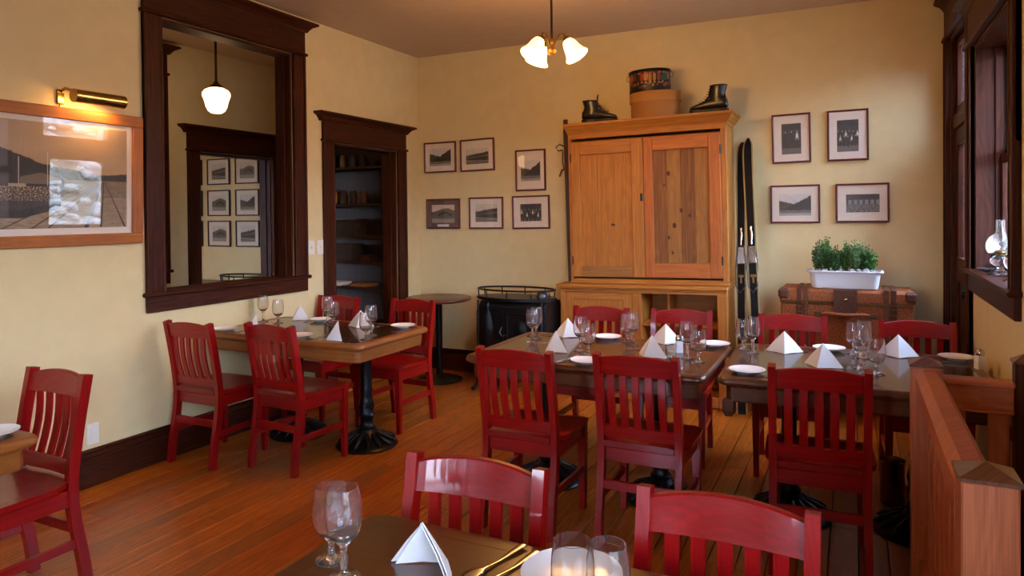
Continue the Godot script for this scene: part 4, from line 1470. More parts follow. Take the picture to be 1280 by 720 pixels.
# ------------------------------------------------------------------ lamps
func lamps() -> void:
	# three-light fitting in the dining room
	var c := Vector3(-1.625, 0, -3.9)
	var t := thing("chandelier", "three-light ceiling lamp with frosted bell shades", "lamp", c)
	var mb := MB.new()
	tube(mb, [Vector3(0, 2.52, 0), Vector3(0, HC - 0.01, 0)], 0.0075, 8)
	put(mb, "rod", mats.bronze, t)
	mb = MB.new()
	lathe(mb, [Vector2(0, HC - 0.045), Vector2(0.02, HC - 0.043), Vector2(0.05, HC - 0.02), Vector2(0.062, HC - 0.001), Vector2(0, HC - 0.001)], 20)
	put(mb, "canopy", mats.bronze, t)
	mb = MB.new()
	lathe(mb, [Vector2(0, 2.448), Vector2(0.018, 2.452), Vector2(0.030, 2.468), Vector2(0.027, 2.488), Vector2(0.014, 2.500), Vector2(0.012, 2.515), Vector2(0.018, 2.525), Vector2(0.010, 2.545), Vector2(0, 2.56)], 20)
	put(mb, "hub", mats.brass_old, t)
	var angs := [5.0, 150.0, 245.0]
	for k in 3:
		var a := deg_to_rad(angs[k])
		var d := Vector3(cos(a), 0, -sin(a))
		mb = MB.new()
		var pts := []
		for q in [[0.012, 2.500], [0.030, 2.535], [0.048, 2.566], [0.066, 2.572], [0.080, 2.556], [0.086, 2.540]]:
			pts.append(d * q[0] + Vector3.UP * q[1])
		tube(mb, pts, 0.005, 8)
		var arm := put(mb, "arm", mats.bronze, t)
		# shade axis leans outwards
		var ax := (Vector3.DOWN + d * 0.62).normalized()
		var y := -ax
		var x := y.cross(d.cross(Vector3.UP)).normalized()
		var xf := Transform3D(Basis(x, y, x.cross(y)).orthonormalized(), d * 0.088 + Vector3.UP * 2.540)
		mb = MB.new()
		lathe(mb, [Vector2(0, 0.012), Vector2(0.016, 0.010), Vector2(0.024, -0.002), Vector2(0.027, -0.016), Vector2(0, -0.016)], 18, xf)
		put(mb, "shade_holder", mats.bronze, t)
		mb = MB.new()
		lathe(mb, [Vector2(0.058, -0.125), Vector2(0.070, -0.132), Vector2(0.074, -0.128), Vector2(0.060, -0.108), Vector2(0.050, -0.080), Vector2(0.042, -0.045), Vector2(0.032, -0.020), Vector2(0.024, -0.012), Vector2(0.022, -0.014), Vector2(0.029, -0.022), Vector2(0.039, -0.047), Vector2(0.047, -0.082), Vector2(0.056, -0.110), Vector2(0.066, -0.128)], 28, xf)
		put(mb, "lamp_shade", mats.lamp_glass, t)
		omni(t, "chandelier_bulb", xf * Vector3(0, -0.145, 0), Color(1.0, 0.73, 0.40), 0.42, 0.045)
	# schoolhouse globes in the passage
	var spots := [[Vector3(-4.65, 0, -4.09), "schoolhouse globe lamp seen through the wide opening"], [Vector3(-4.65, -0.13, -1.66), "schoolhouse globe lamp further along the passage, mirrored in picture glass"]]
	for q in spots:
		var p := thing("pendant_lamp", q[1], "lamp", q[0], 0.0, "schoolhouse globe lamps")
		mb = MB.new()
		tube(mb, [Vector3(0, 2.56, 0), Vector3(0, HC - 0.001 - q[0].y, 0)], 0.010, 10)
		put(mb, "rod", mats.bronze, p)
		mb = MB.new()
		lathe(mb, [Vector2(0, 2.545), Vector2(0.058, 2.545), Vector2(0.052, 2.560), Vector2(0.025, 2.580), Vector2(0.014, 2.60), Vector2(0, 2.60)], 20)
		put(mb, "fitter", mats.bronze, p)
		mb = MB.new()
		lathe(mb, [Vector2(0, 2.340), Vector2(0.042, 2.344), Vector2(0.066, 2.362), Vector2(0.082, 2.395), Vector2(0.089, 2.430), Vector2(0.097, 2.455), Vector2(0.108, 2.482), Vector2(0.107, 2.505), Vector2(0.090, 2.528), Vector2(0.062, 2.543), Vector2(0.052, 2.548), Vector2(0, 2.548)], 28)
		put(mb, "lamp_globe", mats.globe_glass, p)
		omni(p, "pendant_bulb", Vector3(0, 2.44, 0), Color(1.0, 0.74, 0.44), 0.04, 0.09)

# ------------------------------------------------------------------ cabinet and what stands on it
func cabinet() -> void:
	var px := -1.53
	var t := thing("pine_cabinet", "tall stripped pine cabinet with two doors and open shelves below", "cabinet", Vector3(px, 0, 0))
	t.rotation.z = deg_to_rad(0.9)
	var P := func(a: Array, m: Material, called: String, par: Node, bev := 0.004) -> MeshInstance3D:
		var mb := MB.new()
		bb(mb, Vector3(a[0] - px, a[1], a[2]), Vector3(a[3] - px, a[4], a[5]), bev)
		return put(mb, called, m, par)
	var zb := -5.82
	var zl := -5.47      # front of the lower part
	var zu := -5.50      # front of the upper part
	var x0 := -2.20
	var x1 := -0.85
	var mb := MB.new()
	# lower carcass: ends, back, bottom, divider, shelf
	for a in [[x0, 0.0, zb, x0 + 0.03, 0.895, zl], [x1 - 0.03, 0.0, zb, x1, 0.895, zl], [x0 + 0.03, 0.05, zb, x1 - 0.03, 0.075, zl - 0.01], [-1.54, 0.075, zb, -1.515, 0.86, zl - 0.01]]:
		bb(mb, Vector3(a[0] - px, a[1], a[2]), Vector3(a[3] - px, a[4], a[5]), 0.003)
	put(mb, "lower_carcass", mats.pine, t)
	P.call([x0 + 0.03, 0.05, zb, x1 - 0.03, 0.893, zb + 0.015], mats.pine, "back_panel", t)
	P.call([-1.515, 0.60, zb, x1 - 0.03, 0.625, zl - 0.012], mats.pine, "shelf", t)
	P.call([-1.515, 0.33, zb, x1 - 0.03, 0.355, zl - 0.012], mats.pine, "shelf", t)
	P.call([-1.335, 0.625, zb, -1.315, 0.86, zl - 0.10], mats.pine, "divider", t)
	P.call([x0, 0.0, zl, x0 + 0.05, 0.86, zl + 0.018], mats.pine, "stile", t)
	P.call([-1.585, 0.0, zl, -1.51, 0.86, zl + 0.018], mats.pine, "stile", t)
	P.call([x1 - 0.075, 0.0, zl, x1, 0.86, zl + 0.018], mats.pine, "stile", t)
	P.call([x0, 0.86, zl, x1, 0.895, zl + 0.018], mats.pine, "top_rail", t)
	P.call([x0 + 0.05, 0.0, zl, x1 - 0.075, 0.08, zl + 0.018], mats.pine, "bottom_rail", t)
	var ld: MeshInstance3D = P.call([x0 + 0.053, 0.083, zl - 0.006, -1.588, 0.857, zl + 0.012], mats.pine, "lower_door", t)
	P.call([x0 + 0.053, 0.083, zl + 0.012, x0 + 0.12, 0.857, zl + 0.020], mats.pine, "door_stile", ld)
	P.call([-1.655, 0.083, zl + 0.012, -1.588, 0.857, zl + 0.020], mats.pine, "door_stile", ld)
	P.call([x0 + 0.12, 0.80, zl + 0.012, -1.655, 0.857, zl + 0.020], mats.pine, "door_rail", ld)
	# ledge
	mb = MB.new()
	bb(mb, Vector3(x0 - 0.03 - px, 0.895, zb), Vector3(x1 + 0.012 - px, 0.925, zl + 0.045), 0.008)
	bb(mb, Vector3(x0 - 0.01 - px, 0.880, zb), Vector3(x1 + 0.004 - px, 0.896, zl + 0.030), 0.005)
	put(mb, "ledge", mats.pine, t)
	P.call([-2.125, 0.925, zb, -0.83, 0.955, zu + 0.016], mats.pine, "plinth_moulding", t, 0.01)
	# upper carcass
	var u0 := -2.115
	var u1 := -0.836
	mb = MB.new()
	for a in [[u0, 0.95, zb, u0 + 0.025, 2.17, zu], [u1 - 0.025, 0.95, zb, u1, 2.17, zu], [u0, 0.95, zb, u1, 2.17, zb + 0.015], [u0, 2.15, zb, u1, 2.17, zu], [u0, 0.95, zb, u1, 0.97, zu]]:
		bb(mb, Vector3(a[0] - px, a[1], a[2]), Vector3(a[3] - px, a[4], a[5]), 0.002)
	put(mb, "upper_carcass", mats.pine, t)
	P.call([u1 - 0.045, 0.955, zu, u1, 2.16, zu + 0.016], mats.pine, "stile", t)
	P.call([u0, 0.955, zu, u0 + 0.022, 2.16, zu + 0.016], mats.pine, "stile", t)
	P.call([u0, 2.125, zu, u1, 2.165, zu + 0.017], mats.pine, "top_rail", t)
	mb = MB.new()
	var secs := []
	for q in [[0.004, 2.160], [0.010, 2.175], [0.020, 2.185], [0.050, 2.225], [0.060, 2.232], [0.060, 2.250]]:
		secs.append(PackedVector3Array([Vector3(u0 - px - q[0] * 0.3, q[1], zb), Vector3(u1 - px + q[0], q[1], zb), Vector3(u1 - px + q[0], q[1], zu + q[0] + 0.012), Vector3(u0 - px - q[0] * 0.3, q[1], zu + q[0] + 0.012)]))
	loft(mb, secs, false, true, true)
	put(mb, "cornice", mats.pine, t)
	# doors
	for side in 2:
		var a: float = -2.090 if side == 0 else -1.476
		var b: float = -1.480 if side == 0 else -0.882
		var fm: Material = mats.pine if side == 0 else mats.pine_red
		var sw := 0.095 if side == 0 else 0.09
		var lt := 2.10
		var lb := 0.985
		var d := Node3D.new()
		d.name = numbered(t, "door")
		t.add_child(d, true)
		var rail_b := 0.085 if side == 0 else 0.115
		P.call([a, lb, zu + 0.002, a + sw * 0.8, lt, zu + 0.024], fm, "stile", d)
		P.call([b - sw, lb, zu + 0.002, b, lt, zu + 0.024], fm, "stile", d)
		P.call([a + sw * 0.8, lt - 0.11, zu + 0.002, b - sw, lt, zu + 0.024], fm, "rail", d)
		P.call([a + sw * 0.8, lb, zu + 0.002, b - sw, lb + rail_b, zu + 0.024], fm if side else mats.pine_grey, "rail", d)
		var n := 3 if side == 0 else 4
		var xa := a + sw * 0.8
		var wd := (b - sw - xa) / n
		for k in n:
			P.call([xa + k * wd + 0.0008, lb + rail_b, zu + 0.002, xa + (k + 1) * wd - 0.0008, lt - 0.11, zu + 0.009], mats.pine if side == 0 else [mats.pine_brown, mats.pine_grey, mats.pine_brown, mats.pine_grey][k], "panel_board", d, 0.002)
		if side == 0:
			P.call([-1.505, 1.595, zu + 0.024, -1.485, 1.655, zu + 0.036], mats.iron, "catch", d, 0.004)
			mb = MB.new()
			lathe(mb, [Vector2(0, 0), Vector2(0.012, 0), Vector2(0.012, 0.002), Vector2(0, 0.003)], 10, Transform3D(Basis(Vector3(1, 0, 0), PI / 2), Vector3(-1.74 - px, 1.41, zu + 0.009)), 1.6, 0.9)
			put(mb, "knot", mats.leather_dark, d)
		else:
			for kk in 7:
				mb = MB.new()
				var rr := rng.randf_range(0.006, 0.016)
				lathe(mb, [Vector2(0, 0), Vector2(rr, 0), Vector2(rr * 0.8, 0.0012), Vector2(0, 0.0016)], 9, Transform3D(Basis(Vector3(1, 0, 0), PI / 2), Vector3(rng.randf_range(-1.36, -1.02) - px, rng.randf_range(1.15, 1.95), zu + 0.009)), 1.0, 1.4)
				put(mb, "knot", mats.leather_dark, d)
		for y in [1.12, 1.97]:
			P.call([a - 0.006 if side == 0 else b - 0.006, y - 0.035, zu + 0.010, a + 0.006 if side == 0 else b + 0.006, y + 0.035, zu + 0.026], mats.iron, "hinge", d, 0.003)

func boot(label: String, at: Vector3, turn: float, tall: float, tongue: float) -> void:
	var t := thing("leather_boot", label, "boot", at, turn, "old ski boots")
	# toe points to +x
	var sole := MB.new()
	var pts := PackedVector2Array()
	for q in [[-0.145, 0.0], [-0.135, 0.030], [-0.09, 0.040], [-0.03, 0.034], [0.05, 0.044], [0.11, 0.044], [0.145, 0.030], [0.155, 0.0]]:
		pts.append(Vector2(q[0], q[1]))
	for q in [[0.145, -0.030], [0.11, -0.044], [0.05, -0.044], [-0.03, -0.034], [-0.09, -0.040], [-0.135, -0.030]]:
		pts.append(Vector2(q[0], q[1]))
	var lay := []
	for q in [[1.0, 0.0], [1.0, 0.018], [1.03, 0.020], [1.03, 0.030], [0.96, 0.034]]:
		var r := PackedVector3Array()
		for p in pts: r.append(Vector3(p.x * q[0], q[1], p.y * q[0]))
		lay.append(r)
	loft(sole, lay, false)
	put(sole, "sole", mats.boot_sole, t)
	var mb := MB.new()
	var secs := []
	for q in [[-0.142, 0.055, 0.010, 0.015], [-0.135, 0.070, 0.036, 0.034], [-0.10, 0.080, 0.050, 0.040], [-0.04, 0.078, 0.048, 0.038], [0.02, 0.070, 0.040, 0.040], [0.07, 0.058, 0.030, 0.043], [0.115, 0.050, 0.023, 0.040], [0.142, 0.046, 0.016, 0.028], [0.152, 0.042, 0.006, 0.010]]:
		secs.append(ring(Vector3(q[0], q[1], 0), Vector3(0, q[2], 0), Vector3(0, 0, q[3]), 18))
	loft(mb, secs, true)
	secs = []
	for q in [[-0.072, 0.075, 0.072, 0.040], [-0.066, 0.115, 0.064, 0.040], [-0.066, 0.145, 0.056, 0.041], [-0.070, tall - 0.04, 0.058, 0.045], [-0.074, tall - 0.008, 0.062, 0.047], [-0.074, tall, 0.060, 0.045], [-0.074, tall - 0.002, 0.052, 0.038], [-0.072, tall - 0.05, 0.046, 0.034]]:
		secs.append(ring(Vector3(q[0], q[1], 0), Vector3(q[2], 0, 0), Vector3(0, 0, q[3]), 20))
	loft(mb, secs, true)
	put(mb, "upper", mats.boot, t)
	# padded cuff
	mb = MB.new()
	var cp := []
	for k in 19:
		var a := TAU * k / 18
		cp.append(Vector3(-0.074 + cos(a) * 0.061, tall - 0.005, sin(a) * 0.046))
	tube(mb, cp, 0.006, 7)
	put(mb, "cuff", mats.boot, t)
	mb = MB.new()
	secs = []
	for q in [[0.028, 0.100, 0.026], [-0.002, 0.135, 0.026], [-0.012, tall - 0.02, 0.026], [-0.010, tall + tongue * 0.6, 0.024], [-0.006, tall + tongue, 0.014]]:
		secs.append(ring(Vector3(q[0], q[1], 0), Vector3(0.005, 0.003, 0), Vector3(0, 0, q[2]), 12))
	loft(mb, secs, true)
	put(mb, "tongue", mats.boot, t)
	# laces and hooks climbing the front
	for k in 7:
		var u := k / 6.0
		var c := Vector3(lerpf(0.075, -0.004, pow(u, 0.7)), lerpf(0.092, tall - 0.028, pow(u, 1.3)), 0)
		mb = MB.new()
		tube(mb, [c + Vector3(-0.010, -0.004, -0.028), c + Vector3(0.006, 0.004, 0), c + Vector3(-0.010, -0.004, 0.028)], 0.0032, 6)
		put(mb, "lace", mats.lace, t)
		for s in [-1.0, 1.0]:
			mb = MB.new()
			lathe(mb, [Vector2(0, 0), Vector2(0.0045, 0.001), Vector2(0.003, 0.005), Vector2(0, 0.006)], 8, Transform3D(Basis(Vector3(1, 0, 0), s * PI / 2), c + Vector3(-0.011, -0.004, s * 0.030)))
			put(mb, "hook", mats.chrome, t)

func on_cabinet() -> void:
	var ty := 2.250
	var lift := func(x: float) -> float: return ty + (x + 1.53) * 0.0157 + 0.0025
	boot("black leather boot at the cabinet's left end, toe to the right", Vector3(-1.90, lift.call(-1.90), -5.56), 0.10, 0.190, 0.045)
	boot("black leather boot at the cabinet's right end, toe to the left", Vector3(-1.005, lift.call(-1.005), -5.56), PI - 0.10, 0.215, 0.0)
	# bentwood box with its lid, and the painted tin on it
	var t := thing("bentwood_box", "plain oval bentwood box with a deep lid on the cabinet", "box", Vector3(-1.435, lift.call(-1.435), -5.60))
	t.rotation.z = deg_to_rad(0.9)
	var mb := MB.new()
	lathe(mb, [Vector2(0, 0), Vector2(0.195, 0), Vector2(0.198, 0.003), Vector2(0.198, 0.15), Vector2(0, 0.15)], 44, Transform3D.IDENTITY, 1.0, 0.72)
	put(mb, "body", mats.card, t)
	mb = MB.new()
	lathe(mb, [Vector2(0.199, 0.130), Vector2(0.207, 0.130), Vector2(0.208, 0.205), Vector2(0.204, 0.209), Vector2(0, 0.209)], 44, Transform3D.IDENTITY, 1.0, 0.72)
	put(mb, "lid", mats.card_lid, t)
	var d := thing("painted_tin", "dark round tin printed with colourful figures, on the bentwood box", "tin", Vector3(-1.478, lift.call(-1.435) + 0.2140, -5.60))
	d.rotation.z = deg_to_rad(1.4)
	mb = MB.new()
	lathe(mb, [Vector2(0.166, 0.008), Vector2(0.166, 0.158)], 48, Transform3D.IDENTITY, 1.0, 0.75)
	put(mb, "printed_side", folk_print(), d)
	mb = MB.new()
	lathe(mb, [Vector2(0, 0), Vector2(0.168, 0), Vector2(0.170, 0.009), Vector2(0.165, 0.012)], 40, Transform3D.IDENTITY, 1.0, 0.75)
	put(mb, "base", mats.iron, d)
	mb = MB.new()
	lathe(mb, [Vector2(0.165, 0.150), Vector2(0.172, 0.152), Vector2(0.172, 0.168), Vector2(0.166, 0.174), Vector2(0, 0.176)], 40, Transform3D.IDENTITY, 1.0, 0.75)
	put(mb, "lid", mats.iron, d)
	for s in [-1.0, 1.0]:
		mb = MB.new()
		var lp := []
		for k in 11:
			var a := TAU * k / 10
			lp.append(Vector3(s * (0.178 + 0.012 * cos(a)), 0.128 + 0.022 * sin(a), 0.0))
		tube(mb, lp, 0.002, 5, false)
		put(mb, "ring_handle", mats.bronze, d)

func ski(called: String, label: String, foot: Vector3, top: Vector3, w: float, body: Material, edge: Material) -> void:
	var t := thing(called, label, "ski", foot, 0.0, "old skis by the cabinet")
	var d := top - foot
	var ln := d.length()
	var ydir := d / ln
	var xdir := Vector3(1, 0, 0)
	var zdir := xdir.cross(ydir).normalized()
	xdir = ydir.cross(zdir)
	t.basis = Basis(xdir, ydir, zdir)
	var mk := func(k: float, zoff: float, th: float) -> MB:
		var secs := []
		for i in 41:
			var u := i / 40.0
			var y := u * ln
			var ww := w * (1.0 - 0.10 * sin(PI * u))
			var z := 0.0
			if u > 0.88:
				var q := (u - 0.88) / 0.12
				z = -0.10 * q * q
				ww *= sqrt(max(0.05, 1.0 - pow(q, 5.0)))
			var camber := 0.012 * sin(PI * clampf(u / 0.9, 0, 1))
			var c := Vector3(0, y, z + camber + zoff)
			var hx := ww * 0.5 * k
			secs.append(PackedVector3Array([c + Vector3(-hx, 0, -th), c + Vector3(hx, 0, -th), c + Vector3(hx, 0, th), c + Vector3(-hx, 0, th)]))
		var mb := MB.new()
		loft(mb, secs, false)
		return mb
	put(mk.call(1.0, 0.0, 0.006), "edge", edge, t)
	put(mk.call(0.72, 0.002, 0.0075), "body", body, t)
	# binding: plate, toe irons, spring cable and lever
	var by := ln * 0.56
	var mb := MB.new()
	box(mb, Vector3(0, by, 0.024), Vector3(w * 0.7, 0.13, 0.008), 0.002)
	for s in [-1.0, 1.0]:
		bar(mb, Vector3(s * w * 0.40, by - 0.02, 0.024), Vector3(s * w * 0.36, by + 0.07, 0.05), 0.006, 0.03, 0.002)
	put(mb, "binding_plate", mats.steel, t)
	mb = MB.new()
	tube(mb, [Vector3(0, by + 0.21, 0.026), Vector3(0.006, by + 0.14, 0.045), Vector3(0, by + 0.08, 0.03)], [0.008, 0.010, 0.008], 8)
	put(mb, "lever", mats.chrome, t)
	mb = MB.new()
	tube(mb, [Vector3(w * 0.36, by + 0.06, 0.03), Vector3(w * 0.48, by - 0.1, 0.034), Vector3(w * 0.42, by - 0.24, 0.05), Vector3(0, by - 0.29, 0.07), Vector3(-w * 0.42, by - 0.24, 0.05), Vector3(-w * 0.48, by - 0.1, 0.034), Vector3(-w * 0.36, by + 0.06, 0.03)], 0.004, 6)
	put(mb, "cable", mats.iron_edge, t)
	mb = MB.new()
	box(mb, Vector3(0, by - 0.16, 0.024), Vector3(w * 0.5, 0.02, 0.006), 0.002)
	box(mb, Vector3(0, by - 0.19, 0.026), Vector3(0.012, 0.05, 0.005), 0.002)
	put(mb, "heel_plate", mats.brass_old, t)

func corner_things() -> void:
	ski("ski", "dark ski standing closest to the cabinet's right side", Vector3(-0.755, 0.0, -5.41), Vector3(-0.800, 2.08, -5.77), 0.078, mats.ski_dark, mats.ski_edge)
	ski("ski", "dark ski leaning to the right beside the framed pictures", Vector3(-0.615, 0.0, -5.32), Vector3(-0.752, 2.10, -5.72), 0.080, mats.ski_dark, mats.ski_edge)
	# narrow wooden ski standing on the cabinet's ledge at its left end
	var t := thing("wooden_ski", "narrow brown wooden ski on the cabinet's left ledge with leather straps", "ski", Vector3(-2.172, 0.919, -5.60))
	t.rotation.z = deg_to_rad(1.7)
	var mb := MB.new()
	bb(mb, Vector3(-0.024, 0, -0.008), Vector3(0.024, 1.30, 0.008), 0.005)
	bb(mb, Vector3(-0.020, 1.30, -0.007), Vector3(0.020, 1.385, 0.007), 0.006)
	put(mb, "body", mats.ski_brown, t)
	mb = MB.new()
	tube(mb, [Vector3(-0.01, 1.15, 0.014), Vector3(-0.05, 1.175, 0.03), Vector3(-0.085, 1.15, 0.03), Vector3(-0.07, 1.12, 0.02), Vector3(-0.03, 1.125, 0.016)], 0.006, 7)
	put(mb, "toe_loop", mats.boot, t)
	mb = MB.new()
	tube(mb, [Vector3(-0.03, 1.12, 0.012), Vector3(-0.032, 1.02, 0.02), Vector3(-0.025, 0.96, 0.012)], 0.006, 7)
	tube(mb, [Vector3(0.0, 0.965, 0.014), Vector3(-0.04, 0.955, 0.02), Vector3(-0.065, 0.90, 0.02)], [0.008, 0.010, 0.008], 7)
	put(mb, "strap", mats.strap, t)

	# leather trunk on a low bench
	var b := thing("low_bench", "low dark bench carrying the leather case", "bench", Vector3(-0.06, 0, -5.62))
	mb = MB.new()
	bb(mb, Vector3(-0.43, 0.36, -0.18), Vector3(0.43, 0.40, 0.16), 0.006)
	put(mb, "top", mats.shelf_dark, b)
	for s in [-1.0, 1.0]:
		for q in [-0.14, 0.13]:
			mb = MB.new()
			bb(mb, Vector3(s * 0.39 - 0.025, 0, q - 0.025), Vector3(s * 0.39 + 0.025, 0.36, q + 0.025), 0.004)
			put(mb, "leg", mats.shelf_dark, b)
	var k := thing("leather_suitcase", "old brown leather travelling case with straps against the back wall", "suitcase", Vector3(-0.06, 0.401, -5.62))
	mb = MB.new()
	box(mb, Vector3(0, 0.225, -0.005), Vector3(0.85, 0.45, 0.35), 0.016)
	put(mb, "body", mats.leather, k)
	mb = MB.new()
	box(mb, Vector3(0, 0.493, -0.005), Vector3(0.868, 0.105, 0.366), 0.020)
	put(mb, "lid", mats.leather, k)
	mb = MB.new()
	for y in [0.444, 0.452]:
		box(mb, Vector3(0, y, 0.178), Vector3(0.86, 0.006, 0.012), 0.002)
	put(mb, "lid_seam", mats.brass_old, k)
	for x in [-0.30, -0.255, 0.255, 0.30]:
		mb = MB.new()
		box(mb, Vector3(x, 0.30, 0.176), Vector3(0.032, 0.50, 0.010), 0.003)
		box(mb, Vector3(x, 0.548, 0.0), Vector3(0.032, 0.008, 0.36), 0.003)
		var st := put(mb, "strap", mats.strap if absf(x) < 0.28 else mats.leather_dark, k)
		if absf(x) > 0.28:
			mb = MB.new()
			for q in [[-0.02, 0.40], [0.02, 0.40]]:
				box(mb, Vector3(x + q[0], q[1], 0.184), Vector3(0.005, 0.046, 0.006), 0.001)
			for q in [0.38, 0.42]:
				box(mb, Vector3(x, q, 0.184), Vector3(0.044, 0.005, 0.006), 0.001)
			put(mb, "buckle", mats.brass_old, st)
	mb = MB.new()
	prism(mb, PackedVector2Array([Vector2(-0.075, 0.545), Vector2(0.075, 0.545), Vector2(0.075, 0.40), Vector2(0.05, 0.365), Vector2(-0.05, 0.365), Vector2(-0.075, 0.40)]), 0.008, Transform3D(Basis.IDENTITY, Vector3(0, 0, 0.183)))
	var fl := put(mb, "lock_flap", mats.leather_dark, k)
	mb = MB.new()
	lathe(mb, [Vector2(0, 0), Vector2(0.012, 0.001), Vector2(0.008, 0.006), Vector2(0, 0.007)], 12, Transform3D(Basis(Vector3(1, 0, 0), PI / 2), Vector3(0, 0.475, 0.187)))
	put(mb, "stud", mats.brass, fl)
	mb = MB.new()
	tube(mb, [Vector3(-0.15, 0.372, 0.186), Vector3(-0.12, 0.378, 0.20), Vector3(0, 0.372, 0.215), Vector3(0.12, 0.378, 0.20), Vector3(0.15, 0.372, 0.186)], [0.008, 0.012, 0.013, 0.012, 0.008], 8)
	put(mb, "handle", mats.leather, k)
	for s in [-1.0, 1.0]:
		mb = MB.new()
		box(mb, Vector3(s * 0.175, 0.372, 0.182), Vector3(0.05, 0.03, 0.012), 0.003)
		put(mb, "handle_mount", mats.strap, k)
		for y in [0.041, 0.505]:
			mb = MB.new()
			box(mb, Vector3(s * 0.402, y, 0.145), Vector3(0.080, 0.078, 0.090), 0.018)
			put(mb, "corner_guard", mats.leather_dark, k)

	# white tub of little shrubs on the trunk
	var tubn := thing("planter_tub", "white plastic tub standing on the leather case", "planter", Vector3(-0.065, 0.952, -5.55))
	mb = MB.new()
	var secs := []
	for q in [[0.205, 0.085, 0.0], [0.212, 0.092, 0.006], [0.228, 0.104, 0.110], [0.243, 0.118, 0.112], [0.248, 0.122, 0.122], [0.243, 0.118, 0.126], [0.224, 0.100, 0.122], [0.216, 0.094, 0.095]]:
		secs.append(at_y(rrect(q[0] * 2, q[1] * 2, 0.04), q[2]))
	loft(mb, secs, true)
	put(mb, "tub", mats.tub, tubn)
	mb = MB.new()
	bb(mb, Vector3(-0.215, 0.09, -0.093), Vector3(0.215, 0.105, 0.093), 0.004)
	put(mb, "soil", mats.soil, tubn)
	var spots := [[-0.17, 0.01, 0.20, "leaf_dark", "small dark shrub at the left end of the white tub"], [-0.115, -0.03, 0.23, "leaf", "small tall shrub second from left in the white tub"], [-0.055, 0.02, 0.17, "leaf_dark", "small shrub left of centre in the white tub"], [0.01, -0.02, 0.20, "leaf", "small shrub at the centre of the white tub"], [0.065, 0.025, 0.21, "leaf_pale", "pale green shrub right of centre in the white tub"], [0.115, -0.025, 0.20, "leaf_pale", "pale shrub second from right in the white tub"], [0.165, 0.015, 0.15, "leaf", "small bright shrub at the right end of the white tub"]]
	for q in spots:
		shrub(q[4], Vector3(-0.065 + q[0], 0.952 + 0.105, -5.55 + q[1]), q[2], mats[q[3]])
	for i in 9:
		mb = MB.new()
		var rn := noise(60 + i, 1.2, 2)
		var rows := []
		var rr := rng.randf_range(0.014, 0.026)
		for a in 6:
			var th := PI * a / 5.0
			var row := PackedVector3Array()
			for c in 9:
				var ph := TAU * c / 9
				var dd := Vector3(sin(th) * cos(ph), cos(th), sin(th) * sin(ph))
				row.append(dd * rr * (1.0 + 0.5 * rn.get_noise_3dv(dd)))
			rows.append(row)
		loft(mb, rows, true, false)
		var o := put(mb, "stone", mats.stone, self, Vector3(-0.065 - 0.17 + 0.043 * i, 0.952 + 0.105 + rr * 0.5, -5.55 + 0.062 + 0.012 * (i % 2)))
		tag(o, "%s grey stone from the left along the white tub's front edge" % ["first", "second", "third", "fourth", "fifth", "sixth", "seventh", "eighth", "ninth"][i], "stone", "stones in the white tub")

	# round pedestal table in the corner
	var r := thing("round_table", "small round table on an iron pedestal in the back left corner", "table", Vector3(-3.40, 0, -5.44))
	mb = MB.new()
	lathe(mb, [Vector2(0, 0.722), Vector2(0.272, 0.722), Vector2(0.292, 0.730), Vector2(0.298, 0.740), Vector2(0.294, 0.750), Vector2(0.285, 0.754), Vector2(0, 0.754)], 48)
	put(mb, "table_top", mats.table_brown, r)
	mb = MB.new()
	lathe(mb, [Vector2(0.03, 0.03), Vector2(0.03, 0.69), Vector2(0.12, 0.715), Vector2(0, 0.72)], 20)
	put(mb, "column", mats.iron, r)
	mb = MB.new()
	lathe(mb, [Vector2(0, 0), Vector2(0.205, 0), Vector2(0.21, 0.01), Vector2(0.19, 0.020), Vector2(0.08, 0.035), Vector2(0.04, 0.06), Vector2(0, 0.06)], 40)
	put(mb, "foot", mats.iron, r)

	# brass bucket under the window-side table
	var bu := thing("brass_bucket", "tall brass bucket on the floor under the window-side table", "bucket", Vector3(0.17, 0, -4.06))
	mb = MB.new()
	lathe(mb, [Vector2(0, 0), Vector2(0.052, 0), Vector2(0.056, 0.006), Vector2(0.058, 0.22), Vector2(0.062, 0.226), Vector2(0.058, 0.23), Vector2(0.053, 0.22), Vector2(0.050, 0.01), Vector2(0, 0.01)], 28)
	put(mb, "pail", mats.brass, bu)

